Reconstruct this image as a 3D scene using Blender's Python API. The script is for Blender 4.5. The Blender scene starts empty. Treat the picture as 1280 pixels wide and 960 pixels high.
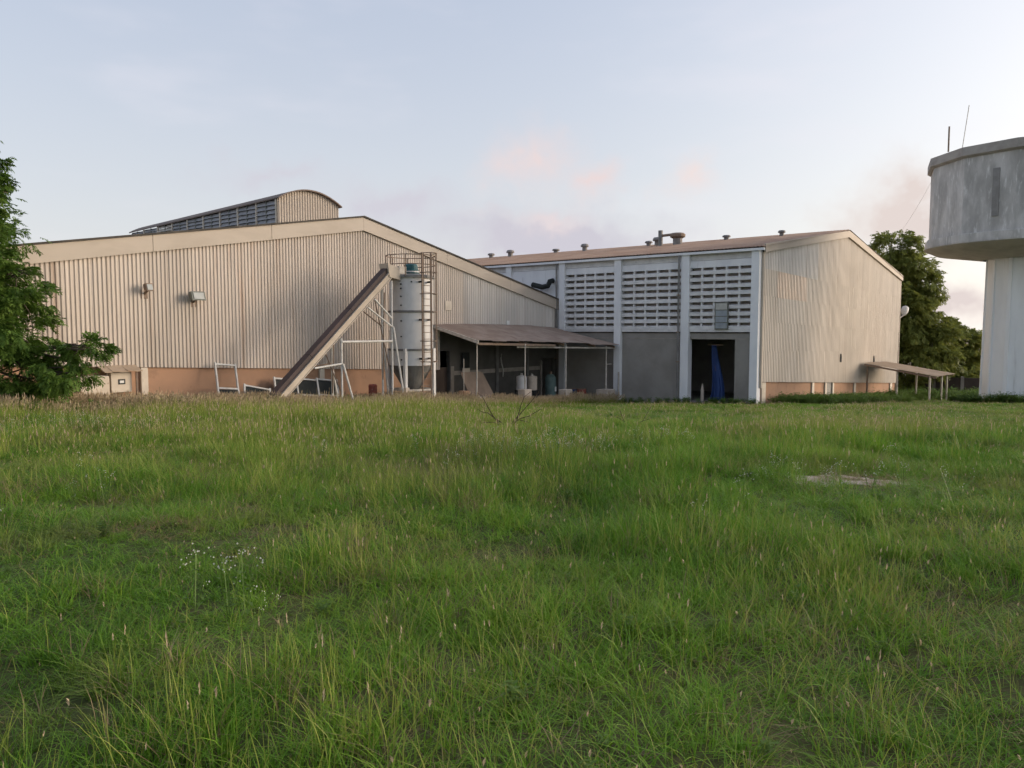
import bpy, math, random
import numpy as np
from math import sin, cos, pi, radians, sqrt, atan2
from mathutils import Vector, Matrix

random.seed(7)
RNG = np.random.default_rng(11)
SC = bpy.context.scene
COL = SC.collection

# ------------------------------------------------------------------ camera, sky, sun, exposure
CAM_Z = 4.06                        # eye height above the slab of the louvred warehouse
F_PX = 960.0                        # focal length for a picture 1280 wide
PITCH = math.atan(68 / 960.0)
cam_d = bpy.data.cameras.new('camera')
cam_d.sensor_width = 36.0
cam_d.lens = 36.0 * F_PX / 1280.0
cam_d.clip_start = 0.1
cam_d.clip_end = 5000
cam = bpy.data.objects.new('camera', cam_d)
COL.objects.link(cam)
cam.location = (0, 0, CAM_Z)
cam.rotation_euler = (pi / 2 - PITCH, 0, 0)
SC.camera = cam

SUN_AZ = radians(80)                # clockwise from +Y: the low sun stands to the right
SUN_EL = radians(9)
sun_d = bpy.data.lights.new('sun', 'SUN')
sun_d.energy = 1.7
sun_d.angle = radians(34)
sun_d.color = (1.0, 0.83, 0.66)
sun = bpy.data.objects.new('sun', sun_d)
COL.objects.link(sun)
sdir = Vector((sin(SUN_AZ) * cos(SUN_EL), cos(SUN_AZ) * cos(SUN_EL), sin(SUN_EL)))
sun.rotation_euler = (-sdir).to_track_quat('-Z', 'Y').to_euler()
sun.location = sdir * 60

SC.view_settings.view_transform = 'Standard'
SC.view_settings.look = 'None'
SC.view_settings.exposure = 1.38
SC.view_settings.gamma = 1.0
SC.view_settings.use_curve_mapping = False
SC.render.engine = 'CYCLES'
SC.cycles.use_denoising = True
SC.cycles.max_bounces = 6
SC.cycles.diffuse_bounces = 2
SC.cycles.use_adaptive_sampling = True
SC.cycles.adaptive_threshold = 0.03
SC.cycles.transparent_max_bounces = 4


class NT:
    """tiny node-tree writer"""
    def __init__(self, tree):
        self.t = tree
        self.n = tree.nodes
        self.l = tree.links

    def node(self, kind, **kw):
        nd = self.n.new(kind)
        for k, val in kw.items():
            if k == 'inp':
                for key, x in val.items():
                    if hasattr(x, 'is_linked') or hasattr(x, 'links'):
                        self.l.new(x, nd.inputs[key])
                    else:
                        nd.inputs[key].default_value = x
            else:
                setattr(nd, k, val)
        return nd

    def math(self, op, a, b=None, clamp=False):
        nd = self.n.new('ShaderNodeMath')
        nd.operation = op
        nd.use_clamp = clamp
        for i, x in enumerate((a, b)):
            if x is None:
                continue
            if isinstance(x, (int, float)):
                nd.inputs[i].default_value = x
            else:
                self.l.new(x, nd.inputs[i])
        return nd.outputs[0]

    def vmath(self, op, a, b=None):
        nd = self.n.new('ShaderNodeVectorMath')
        nd.operation = op
        for i, x in enumerate((a, b)):
            if x is None:
                continue
            if isinstance(x, (tuple, list, Vector)):
                nd.inputs[i].default_value = x
            else:
                self.l.new(x, nd.inputs[i])
        return nd.outputs['Value' if op in ('LENGTH', 'DOT_PRODUCT') else 'Vector']

    def mix(self, fac, a, b, mode='MIX'):
        nd = self.n.new('ShaderNodeMix')
        nd.data_type = 'RGBA'
        nd.blend_type = mode
        for key, x in ((0, fac), (6, a), (7, b)):
            if isinstance(x, (int, float)):
                nd.inputs[key].default_value = x
            elif isinstance(x, (tuple, list)):
                nd.inputs[key].default_value = (*x[:3], 1)
            else:
                self.l.new(x, nd.inputs[key])
        return nd.outputs[2]

    def noise(self, vec, scale, detail=4, rough=0.55, dist=0.0):
        nd = self.n.new('ShaderNodeTexNoise')
        nd.inputs['Scale'].default_value = scale
        nd.inputs['Detail'].default_value = detail
        nd.inputs['Roughness'].default_value = rough
        nd.inputs['Distortion'].default_value = dist
        if vec is not None:
            self.l.new(vec, nd.inputs['Vector'])
        return nd.outputs[0]

    def ramp(self, x, lo, hi):
        nd = self.n.new('ShaderNodeMapRange')
        nd.interpolation_type = 'SMOOTHSTEP'
        self.l.new(x, nd.inputs[0])
        nd.inputs[1].default_value = lo
        nd.inputs[2].default_value = hi
        return nd.outputs[0]


def at(x, y, D):
    """a pixel of the 1280x960 photograph at ground distance D -> world point"""
    a, b = (x - 640) / F_PX, (480 - y) / F_PX
    d = Vector((a, cos(PITCH) + b * sin(PITCH), -sin(PITCH) + b * cos(PITCH)))
    d *= D / d.y
    return Vector((d.x, d.y, d.z + CAM_Z))


def pdir(x, y):
    v_ = at(x, y, 1.0) - Vector((0, 0, CAM_Z))
    return v_.normalized()


# sky: Nishita under a thin high veil, with a few soft clouds near the horizon
W = bpy.data.worlds.new('World')
SC.world = W
W.cycles.sampling_method = 'MANUAL'
W.cycles.sample_map_resolution = 512
W.use_nodes = True
wt = NT(W.node_tree)
wt.n.clear()
sky = wt.node('ShaderNodeTexSky', sky_type='NISHITA')
sky.sun_disc = False
sky.sun_elevation = SUN_EL
sky.sun_rotation = SUN_AZ
sky.air_density = 1.0
sky.dust_density = 1.6
sky.ozone_density = 1.5
geo = wt.node('ShaderNodeNewGeometry')
tc = wt.node('ShaderNodeTexCoord')
dvec = wt.vmath('NORMALIZE', tc.outputs['Generated'])
VEIL = (1.95, 2.2, 2.9)
col = wt.mix(0.62, sky.outputs[0], VEIL)
# haze thickens towards the horizon and brightens on the sun's side
elev = wt.node('ShaderNodeSeparateXYZ', inp={0: dvec}).outputs[2]
hz = wt.math('POWER', wt.math('SUBTRACT', 1.0, wt.math('ABSOLUTE', elev), True), 2.6)
col = wt.mix(wt.math('MULTIPLY', hz, 0.8), col, (3.15, 3.05, 2.95))
glow = wt.math('POWER', wt.math('MAXIMUM', wt.vmath('DOT_PRODUCT', dvec, tuple(sdir)), 0.0), 2.5)
col = wt.mix(glow, col, (2.6, 2.15, 1.6), 'ADD')
# very soft streaks through the whole dome
mp = wt.node('ShaderNodeMapping', inp={'Vector': dvec, 'Scale': (1.0, 1.0, 3.2), 'Location': (0.3, 1.7, 0.2)})
stn = wt.noise(mp.outputs[0], 2.6, 4, 0.6)
streak = wt.math('MULTIPLY', wt.ramp(stn, 0.5, 0.78), 0.30)
col = wt.mix(streak, col, (3.3, 3.15, 3.4))
wn = wt.node('ShaderNodeTexNoise', inp={'Scale': 11.0, 'Detail': 4.0, 'Roughness': 0.6, 'Vector': dvec})
wob = wt.vmath('SUBTRACT', wn.outputs['Color'], (0.5, 0.5, 0.5))
wob = wt.vmath('MULTIPLY', wob, (0.20, 0.20, 0.12))
pw = wt.vmath('ADD', dvec, wob)
for (cx, cy, sx, sy, cc, amt) in (
        (690, 300, 190, 50, (2.32, 2.24, 2.5), 0.9), (680, 272, 80, 20, (3.1, 2.65, 2.65), 0.4),
        (655, 200, 66, 52, (3.0, 2.6, 2.62), 0.52), (740, 226, 48, 32, (3.05, 2.6, 2.6), 0.52),
        (880, 225, 50, 32, (3.2, 2.8, 2.75), 0.5), (510, 255, 110, 42, (2.4, 2.36, 2.62), 0.6),
        (1135, 262, 100, 62, (2.9, 2.55, 2.42), 0.75), (1195, 375, 110, 30, (2.9, 2.55, 2.45), 0.6),
        (330, 228, 90, 26, (2.4, 2.36, 2.62), 0.4)):
    c = pdir(cx, cy)
    # a cloud's own axes on the dome: sideways, upwards, away
    side = Vector((c.y, -c.x, 0)).normalized()
    upv = side.cross(c).normalized()
    rm = Matrix((side, upv, -c)).transposed().to_euler()
    mpc = wt.node('ShaderNodeMapping', vector_type='TEXTURE', inp={'Vector': pw, 'Location': tuple(c), 'Rotation': tuple(rm), 'Scale': (1.25 * sx / F_PX, 1.25 * sy / F_PX, .5)})
    gr = wt.node('ShaderNodeTexGradient', gradient_type='QUADRATIC_SPHERE', inp={'Vector': mpc.outputs[0]})
    col = wt.mix(wt.math('MULTIPLY', gr.outputs[1], 2.2 * amt, True), col, cc)
bg = wt.node('ShaderNodeBackground', inp={'Color': col, 'Strength': 0.105})
wo = wt.node('ShaderNodeOutputWorld', inp={'Surface': bg.outputs[0]})


# ------------------------------------------------------------------ materials
MAT = {}


def pmat(name, c, c2=None, sc=1.5, stretch=(1, 1, 1), lo=0.35, hi=0.7, rough=0.8, metal=0.0, spec=0.3,
         bump=0.0, bsc=60.0, c3=None, sc3=4.0, st3=(1, 1, 1), lo3=0.55, hi3=0.75, amt3=0.8, detail=5):
    m = bpy.data.materials.new(name)
    m.use_nodes = True
    t = NT(m.node_tree)
    b = t.n['Principled BSDF']
    b.inputs['Roughness'].default_value = rough
    b.inputs['Metallic'].default_value = metal
    b.inputs['Specular IOR Level'].default_value = spec
    tcn = t.node('ShaderNodeTexCoord')
    cur = (*c, 1)
    if c2 is not None:
        mpn = t.node('ShaderNodeMapping', inp={'Vector': tcn.outputs['Object'], 'Scale': stretch})
        n1 = t.noise(mpn.outputs[0], sc, detail, 0.6)
        cur = t.mix(t.ramp(n1, lo, hi), c, c2)
    if c3 is not None:
        mp3 = t.node('ShaderNodeMapping', inp={'Vector': tcn.outputs['Object'], 'Scale': st3, 'Location': (3.1, 7.7, 1.3)})
        n3 = t.noise(mp3.outputs[0], sc3, 6, 0.62, 0.2)
        cur = t.mix(t.math('MULTIPLY', t.ramp(n3, lo3, hi3), amt3), cur, c3)
    if name.startswith('clad') or name in ('louvre_paint', 'drum_tower'):
        oi = t.node('ShaderNodeObjectInfo')
        mr = t.node('ShaderNodeMapRange', inp={0: oi.outputs['Random'], 3: .95 if name == 'clad_gable' else .88, 4: 1.04})
        cur = t.mix(1.0, cur, t.node('ShaderNodeCombineXYZ', inp={0: mr.outputs[0], 1: mr.outputs[0], 2: mr.outputs[0]}).outputs[0], 'MULTIPLY')
    if name.startswith('clad'):
        # fine runs of dirt, one rib wide
        mps = t.node('ShaderNodeMapping', inp={'Vector': tcn.outputs['Object'], 'Scale': (6.5, 1, .10)})
        ns = t.noise(mps.outputs[0], 1.0, 3, .6)
        cur = t.mix(t.math('MULTIPLY', t.ramp(ns, .5, .75), .45), cur, (.30, .225, .165))
    if isinstance(cur, tuple):
        b.inputs['Base Color'].default_value = cur
    else:
        t.l.new(cur, b.inputs['Base Color'])
    if bump:
        nb = t.noise(tcn.outputs['Object'], bsc, 4, 0.6)
        bn = t.node('ShaderNodeBump', inp={'Height': nb, 'Strength': bump, 'Distance': 0.02})
        t.l.new(bn.outputs[0], b.inputs['Normal'])
    MAT[name] = m
    return m


pmat('clad_beige', (.62, .54, .465), (.535, .465, .395), sc=0.35, stretch=(1, 1, .5), rough=.6, spec=.3,
     c3=(.36, .20, .11), sc3=1.0, st3=(2.6, 1, .16), lo3=.56, hi3=.80, amt3=.55)
pmat('clad_shade_pale', (.68, .635, .58), (.60, .56, .515), sc=0.8, stretch=(1, 1, .3), rough=.5,
     c3=(.36, .24, .15), sc3=2.0, st3=(2, 1, .3), lo3=.6, hi3=.85, amt3=.35)
pmat('clad_gable', (.65, .57, .48), (.575, .50, .415), sc=0.5, stretch=(1, 1, .4), rough=.48, spec=.4,
     c3=(.36, .22, .12), sc3=1.4, st3=(2.2, 1, .25), lo3=.57, hi3=.82, amt3=.5)
pmat('clad_sunlit_orange', (.64, .46, .33), (.57, .44, .34), sc=1.2, rough=.35, spec=.5)
pmat('fascia_cream', (.48, .415, .345), (.42, .36, .295), sc=.7, stretch=(.6, 1, 2), rough=.65,
     c3=(.34, .24, .17), sc3=2.0, st3=(1.5, 1, .5), lo3=.62, hi3=.85, amt3=.5)
pmat('roof_rust', (.27, .18, .13), (.35, .25, .19), sc=.6, rough=.8, c3=(.15, .09, .07), sc3=1.2, st3=(.3, 2, 1), amt3=.7)
pmat('roof_grey', (.16, .125, .105), (.22, .17, .14), sc=.6, rough=.8)
pmat('dark_edge', (.05, .045, .04), (.09, .075, .06), sc=3, rough=.8)
pmat('white_paint', (.78, .79, .80), (.68, .69, .71), sc=.9, stretch=(1, 1, .4), rough=.7, bump=.15,
     c3=(.22, .20, .18), sc3=2.4, st3=(2, 2, .25), lo3=.6, hi3=.85, amt3=.6)
pmat('louvre_paint', (.72, .715, .71), (.58, .575, .57), sc=1.6, rough=.75, bump=.15,
     c3=(.20, .18, .165), sc3=5, st3=(1, 1, 1.5), lo3=.58, hi3=.8, amt3=.6)
pmat('grey_block', (.29, .275, .25), (.235, .22, .20), sc=.7, rough=.92, bump=.3, bsc=30,
     c3=(.23, .21, .19), sc3=1.4, st3=(1, 1, 1), lo3=.6, hi3=.8, amt3=.5)
pmat('shade_block', (.12, .116, .105), (.085, .082, .075), sc=.8, rough=.92, bump=.2)  # shade under the lean-to is painted into this dark wall colour
pmat('plinth_terracotta', (.41, .245, .155), (.33, .205, .135), sc=.5, rough=.9, bump=.25,
     c3=(.12, .085, .065), sc3=1.2, st3=(1, 1, 1), lo3=.55, hi3=.8, amt3=.7)
pmat('cream_paint', (.60, .52, .41), (.50, .42, .33), sc=1.3, rough=.75, c3=(.25, .16, .10), sc3=9, st3=(1, 1, .5), lo3=.56, hi3=.66, amt3=.85)
pmat('cream_clean', (.62, .55, .45), (.54, .47, .38), sc=1.6, rough=.6, c3=(.32, .22, .14), sc3=5, st3=(1, 1, .4), lo3=.62, hi3=.8, amt3=.6)
pmat('galvanised', (.62, .61, .60), (.50, .495, .49), sc=1.5, stretch=(1, 1, .5), rough=.55, metal=.12, spec=.4,
     c3=(.33, .25, .18), sc3=2.4, st3=(1.6, 1.6, .2), lo3=.6, hi3=.82, amt3=.45)
pmat('hopper_grey', (.22, .215, .205), (.15, .145, .14), sc=2, rough=.6, metal=.2)
pmat('steel_pale', (.55, .52, .47), (.40, .35, .29), sc=4, rough=.55, c3=(.24, .13, .07), sc3=8, lo3=.6, hi3=.8)
pmat('steel_rust', (.20, .15, .12), (.27, .19, .13), sc=6, rough=.8)
pmat('conveyor_brown', (.085, .058, .055), (.055, .040, .038), sc=1.2, stretch=(.4, 1, .4), rough=.7)
pmat('conveyor_cream', (.50, .43, .35), (.40, .335, .265), sc=1.0, rough=.6, c3=(.28, .2, .13), sc3=5, lo3=.6, hi3=.85, amt3=.5)
pmat('motor_teal', (.025, .11, .125), (.018, .075, .085), sc=4, rough=.5)
pmat('black_panel', (.024, .028, .028), (.04, .042, .04), sc=1.5, rough=.75, spec=.15)
pmat('frame_white', (.62, .61, .58), (.50, .48, .44), sc=5, rough=.6, c3=(.28, .2, .14), sc3=9, lo3=.62, hi3=.8)
pmat('concrete', (.33, .30, .265), (.25, .23, .20), sc=2.2, rough=.92, bump=.3)
pmat('concrete_tan', (.56, .48, .40), (.46, .39, .32), sc=2.5, rough=.92, bump=.3, c3=(.18, .15, .12), sc3=4, lo3=.6, hi3=.8)
pmat('canopy_tin', (.25, .185, .145), (.33, .26, .21), sc=1.1, rough=.75, c3=(.17, .10, .07), sc3=1.6, st3=(1.5, .4, 1), lo3=.52, hi3=.75, amt3=.7)
pmat('tin_tan', (.42, .33, .24), (.34, .25, .17), sc=1.0, rough=.7, c3=(.22, .12, .07), sc3=2, lo3=.6, hi3=.8)
pmat('plywood', (.25, .19, .145), (.18, .14, .11), sc=2.2, stretch=(1, 1, .3), rough=.85)
pmat('gas_green', (.13, .20, .19), (.09, .14, .14), sc=2.5, rough=.45)
pmat('label_white', (.70, .70, .68), None, rough=.6)
pmat('drum_red', (.32, .085, .06), (.24, .10, .08), sc=4, rough=.7, c3=(.5, .45, .4), sc3=6, lo3=.6, hi3=.66)
pmat('drum_blue', (.035, .075, .20), (.025, .05, .13), sc=3, rough=.55)
pmat('tarp_blue', (.05, .095, .27), (.03, .06, .17), sc=2.5, stretch=(1, 1, .3), rough=.5)
pmat('wood_dark', (.075, .055, .045), (.11, .08, .06), sc=3, stretch=(1, 1, .3), rough=.85)
pmat('lamp_grey', (.13, .14, .12), (.18, .185, .16), sc=4, rough=.5)
pmat('lamp_glass', (.42, .43, .40), (.36, .37, .35), sc=5, rough=.2, spec=.6)
pmat('floor_slab', (.30, .275, .245), (.23, .21, .185), sc=1.0, rough=.95)
pmat('drum_tower', (.37, .355, .335), (.57, .55, .525), sc=.9, stretch=(1.5, 1.5, .5), rough=.92, bump=.25, bsc=12,
     c3=(.74, .73, .71), sc3=2.6, st3=(2.2, 2.2, .5), lo3=.53, hi3=.70, amt3=.65)
pmat('tower_strip', (.23, .22, .21), (.28, .27, .26), sc=3, rough=.95)
pmat('tower_cap', (.40, .37, .34), (.30, .275, .25), sc=1.2, rough=.95, bump=.3, bsc=12, c3=(.27, .25, .23), sc3=2, lo3=.6, hi3=.8)
pmat('tower_soffit', (.48, .46, .43), (.38, .36, .34), sc=.9, rough=.95)
pmat('tower_pillar', (.86, .87, .87), (.76, .77, .77), sc=.6, stretch=(1, 1, .35), rough=.85, bump=.15,
     c3=(.24, .21, .18), sc3=1.7, st3=(1.6, 1.6, .13), lo3=.58, hi3=.82, amt3=.55)
pmat('old_paint', (.58, .58, .58), (.44, .44, .44), sc=3, rough=.9)
pmat('boundary', (.085, .065, .052), (.06, .047, .04), sc=.8, rough=.95, bump=.3)
pmat('bark', (.09, .07, .052), (.13, .105, .08), sc=6, stretch=(1, 1, .25), rough=.95, bump=.5, bsc=20)
pmat('twig', (.065, .045, .032), (.10, .075, .055), sc=8, rough=.95)
pmat('pale_blue_panel', (.27, .31, .34), (.22, .25, .28), sc=3, rough=.4, spec=.5)
pmat('bare_dirt', (.46, .39, .325), (.30, .24, .19), sc=6, rough=1.0, bump=.5, bsc=25)
pmat('vent_metal', (.26, .24, .23), (.18, .165, .155), sc=3, rough=.6, metal=.2)
pmat('slat_grey', (.32, .32, .33), (.24, .24, .25), sc=2, rough=.6)
pmat('lining', (.5, .45, .42), (.38, .34, .32), sc=1.5, rough=.95)
pmat('inside_wall', (.40, .38, .36), (.32, .30, .28), sc=1, rough=.95)


def leafmat(name, cols, patch=.3, trans=.35, rough=.55, dryness=None, spec=.25):
    """foliage: colour from each leaf's own random value plus slow patches over the field"""
    m = bpy.data.materials.new(name)
    m.use_nodes = True
    t = NT(m.node_tree)
    t.n.clear()
    at_ = t.node('ShaderNodeAttribute', attribute_name='rnd')
    oi = t.node('ShaderNodeObjectInfo')
    g_ = t.node('ShaderNodeNewGeometry')
    pn = t.noise(g_.outputs['Position'], patch, 3, 0.6)
    pn2 = t.noise(g_.outputs['Position'], patch * 5.3, 3, 0.6)
    f = t.math('ADD', t.math('MULTIPLY', at_.outputs['Fac'], .42), t.math('MULTIPLY', oi.outputs['Random'], .18))
    f = t.math('ADD', f, t.math('MULTIPLY', t.ramp(pn, .3, .7), .25))
    f = t.math('ADD', f, t.math('MULTIPLY', t.ramp(pn2, .3, .7), .15))
    cr = t.node('ShaderNodeValToRGB', inp={'Fac': f})
    e = cr.color_ramp.elements
    n = len(cols)
    e[0].position = .12
    e[0].color = (*cols[0], 1)
    e[1].position = .88
    e[1].color = (*cols[-1], 1)
    for i in range(1, n - 1):
        x = e.new(.12 + .76 * i / (n - 1))
        x.color = (*cols[i], 1)
    base = cr.outputs[0]
    if dryness is not None:
        dn = t.noise(t.vmath('ADD', g_.outputs['Position'], (31.0, 17.0, 5.0)), patch * 1.9, 4, 0.65)
        base = t.mix(t.math('MULTIPLY', t.ramp(dn, .52, .72), dryness[1]), base, dryness[0])
    p_ = t.node('ShaderNodeBsdfPrincipled', inp={'Base Color': base, 'Roughness': rough})
    p_.inputs['Specular IOR Level'].default_value = spec
    tr = t.node('ShaderNodeBsdfTranslucent', inp={'Color': base})
    mx = t.node('ShaderNodeMixShader', inp={0: trans})
    t.l.new(p_.outputs[0], mx.inputs[1])
    t.l.new(tr.outputs[0], mx.inputs[2])
    t.node('ShaderNodeOutputMaterial', inp={'Surface': mx.outputs[0]})
    MAT[name] = m
    return m


leafmat('grass_green', [(.055, .13, .012), (.10, .225, .018), (.16, .31, .026), (.245, .36, .04)], patch=.28, trans=.28,
        dryness=((.215, .185, .065), .5))
leafmat('grass_stem', [(.15, .22, .032), (.26, .31, .055), (.36, .36, .10)], patch=.3, trans=.28, dryness=((.22, .17, .085), .6))
leafmat('grass_dry', [(.15, .115, .06), (.24, .185, .095), (.31, .25, .14)], patch=.4, trans=.25)
leafmat('seed_straw', [(.36, .27, .17), (.46, .36, .23), (.55, .45, .31)], patch=.5, trans=.3)
leafmat('weed_green', [(.085, .15, .03), (.125, .21, .042), (.18, .26, .06)], patch=.6)
leafmat('flower_white', [(.55, .55, .48), (.65, .64, .58)], patch=.6, trans=.2)
leafmat('tree_leaf', [(.04, .082, .015), (.072, .138, .023), (.11, .19, .03), (.16, .245, .045)], patch=.55, trans=.3)
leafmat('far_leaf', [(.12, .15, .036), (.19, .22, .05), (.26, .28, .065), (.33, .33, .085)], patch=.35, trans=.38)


# ------------------------------------------------------------------ mesh helpers
class MB:
    def __init__(self):
        self.v, self.f = [], []

    def quad(self, *pts):
        i = len(self.v)
        self.v += [tuple(p) for p in pts]
        self.f.append(tuple(range(i, i + len(pts))))
        return self

    def box(self, x0, x1, y0, y1, z0, z1):
        i = len(self.v)
        self.v += [(x0, y0, z0), (x1, y0, z0), (x1, y1, z0), (x0, y1, z0), (x0, y0, z1), (x1, y0, z1), (x1, y1, z1), (x0, y1, z1)]
        self.f += [tuple(i + k for k in q) for q in ((0, 3, 2, 1), (4, 5, 6, 7), (0, 1, 5, 4), (1, 2, 6, 5), (2, 3, 7, 6), (3, 0, 4, 7))]
        return self

    def hexa(self, p):
        i = len(self.v)
        self.v += [tuple(q) for q in p]
        self.f += [tuple(i + k for k in q) for q in ((0, 3, 2, 1), (4, 5, 6, 7), (0, 1, 5, 4), (1, 2, 6, 5), (2, 3, 7, 6), (3, 0, 4, 7))]
        return self

    def bar(self, p, q, w, h=None, up=(0, 0, 1)):
        h = h or w
        p, q = Vector(p), Vector(q)
        d = (q - p).normalized()
        up = Vector(up)
        if abs(d.dot(up)) > .98:
            up = Vector((1, 0, 0))
        s = d.cross(up).normalized()
        t = s.cross(d).normalized()
        s, t = s * w / 2, t * h / 2
        return self.hexa([p - s - t, p + s - t, p + s + t, p - s + t, q - s - t, q + s - t, q + s + t, q - s + t])

    def tube(self, pts, r, n=8, r2=None, cap=True):
        pts = [Vector(p) for p in pts]
        m = len(pts)
        i0 = len(self.v)
        for k, p in enumerate(pts):
            d = (pts[min(k + 1, m - 1)] - pts[max(k - 1, 0)]).normalized()
            up = Vector((0, 0, 1)) if abs(d.z) < .95 else Vector((1, 0, 0))
            s = d.cross(up).normalized()
            t = s.cross(d)
            rr = r if r2 is None else r + (r2 - r) * k / (m - 1)
            for j in range(n):
                a = 2 * pi * j / n
                self.v.append(tuple(p + s * cos(a) * rr + t * sin(a) * rr))
        for k in range(m - 1):
            for j in range(n):
                a, b = i0 + k * n + j, i0 + k * n + (j + 1) % n
                self.f.append((a, b, b + n, a + n))
        if cap:
            self.f.append(tuple(i0 + j for j in reversed(range(n))))
            self.f.append(tuple(i0 + (m - 1) * n + j for j in range(n)))
        return self

    def lathe(self, prof, n=32, c=(0, 0), a0=0.0, cap=True):
        i0 = len(self.v)
        for (r, z) in prof:
            for j in range(n):
                a = a0 + 2 * pi * j / n
                self.v.append((c[0] + r * cos(a), c[1] + r * sin(a), z))
        for k in range(len(prof) - 1):
            for j in range(n):
                a, b = i0 + k * n + j, i0 + k * n + (j + 1) % n
                self.f.append((a, b, b + n, a + n))
        if cap:
            self.f.append(tuple(i0 + j for j in reversed(range(n))))
            self.f.append(tuple(i0 + (len(prof) - 1) * n + j for j in range(n)))
        return self

    def prism(self, poly, axis, t0, t1):
        """extrude a 2-D outline along an axis ('x','y','z')"""
        n = len(poly)
        i = len(self.v)
        for t in (t0, t1):
            for (a, b) in poly:
                self.v.append({'x': (t, a, b), 'y': (a, t, b), 'z': (a, b, t)}[axis])
        self.f.append(tuple(i + j for j in range(n)))
        self.f.append(tuple(i + n + j for j in reversed(range(n))))
        for j in range(n):
            k = (j + 1) % n
            self.f.append((i + j, i + n + j, i + n + k, i + k))
        return self

    def mesh(self, name, mat, smooth=False):
        me = bpy.data.meshes.new(name)
        me.from_pydata(self.v, [], self.f)
        me.materials.append(MAT[mat])
        if smooth:
            me.polygons.foreach_set('use_smooth', [True] * len(me.polygons))
        me.update()
        return me

    def build(self, name, mat, parent=None, smooth=False, bevel=0.0, fixn=True):
        me = self.mesh(name, mat, smooth)
        if fixn:
            import bmesh
            bm = bmesh.new()
            bm.from_mesh(me)
            bmesh.ops.recalc_face_normals(bm, faces=bm.faces)
            bm.to_mesh(me)
            bm.free()
        o = bpy.data.objects.new(name, me)
        COL.objects.link(o)
        if parent is not None:
            o.parent = parent
        if bevel:
            b = o.modifiers.new('bevel', 'BEVEL')
            b.width = bevel
            b.segments = 2
            b.limit_method = 'ANGLE'
        return o


def tag(o, label=None, cat=None, group=None, kind=None):
    if label:
        o['label'] = label
    if cat:
        o['category'] = cat
    if group:
        o['group'] = group
    if kind:
        o['kind'] = kind
    return o


def thing(name, label, cat, loc=(0, 0, 0), rz=0.0, group=None):
    o = bpy.data.objects.new(name, None)
    COL.objects.link(o)
    o.location = loc
    o.rotation_euler = (0, 0, rz)
    o.empty_display_size = .3
    return tag(o, label, cat, group)


def piece(name, me, parent, loc=(0, 0, 0), rot=(0, 0, 0)):
    o = bpy.data.objects.new(name, me)
    COL.objects.link(o)
    o.parent = parent
    o.location = loc
    o.rotation_euler = rot
    return o


# ------------------------------------------------------------------ site grid
PHI = radians(51)
U = Vector((cos(PHI), sin(PHI), 0))
V = Vector((-sin(PHI), cos(PHI), 0))
C2 = Vector((13.30, 41.40, 0))                     # near corner of the louvred warehouse
R1 = Vector((2.948, 49.781, 0))                    # where the front of the gabled warehouse meets it


def W1(a, off, z=0.0):
    """a metres along the front of the gabled warehouse (negative = away from the corner), off metres out from it"""
    p = R1 + U * a - V * off
    return Vector((p.x, p.y, z))


def aw(x, y, off):
    """where the sight line of a pixel crosses the line off metres in front of that wall"""
    d = pdir(x, y)
    P = R1 - V * off
    t = P.dot(V) / Vector((d.x, d.y, 0)).dot(V)
    q = Vector((d.x * t, d.y * t, CAM_Z + d.z * t))
    return (Vector((q.x, q.y, 0)) - P).dot(U), q.z


def gz(x, y):
    """height of the field: level where the camera stands, then falling gently towards the buildings"""
    s = 4.0
    b = np.logaddexp(0, (np.asarray(y, float) - 9.6) / s) * s
    far = np.logaddexp(0, (np.asarray(y, float) - 95.0) / 8.0) * 8.0
    z = 2.43 - .078 * (b - far)
    x = np.asarray(x, float)
    y = np.asarray(y, float)
    bump = .05 * np.sin(x * .9 + 1.3 * np.sin(y * .37)) * np.sin(y * .71 + .6) + .035 * np.sin(x * 2.1 + y * 1.3) * np.sin(y * 1.9 - x * .6)
    return z + bump * np.clip(1 - (y - 34) / 8, 0, 1)


def gzf(p):
    return float(gz(p[0], p[1]))


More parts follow.
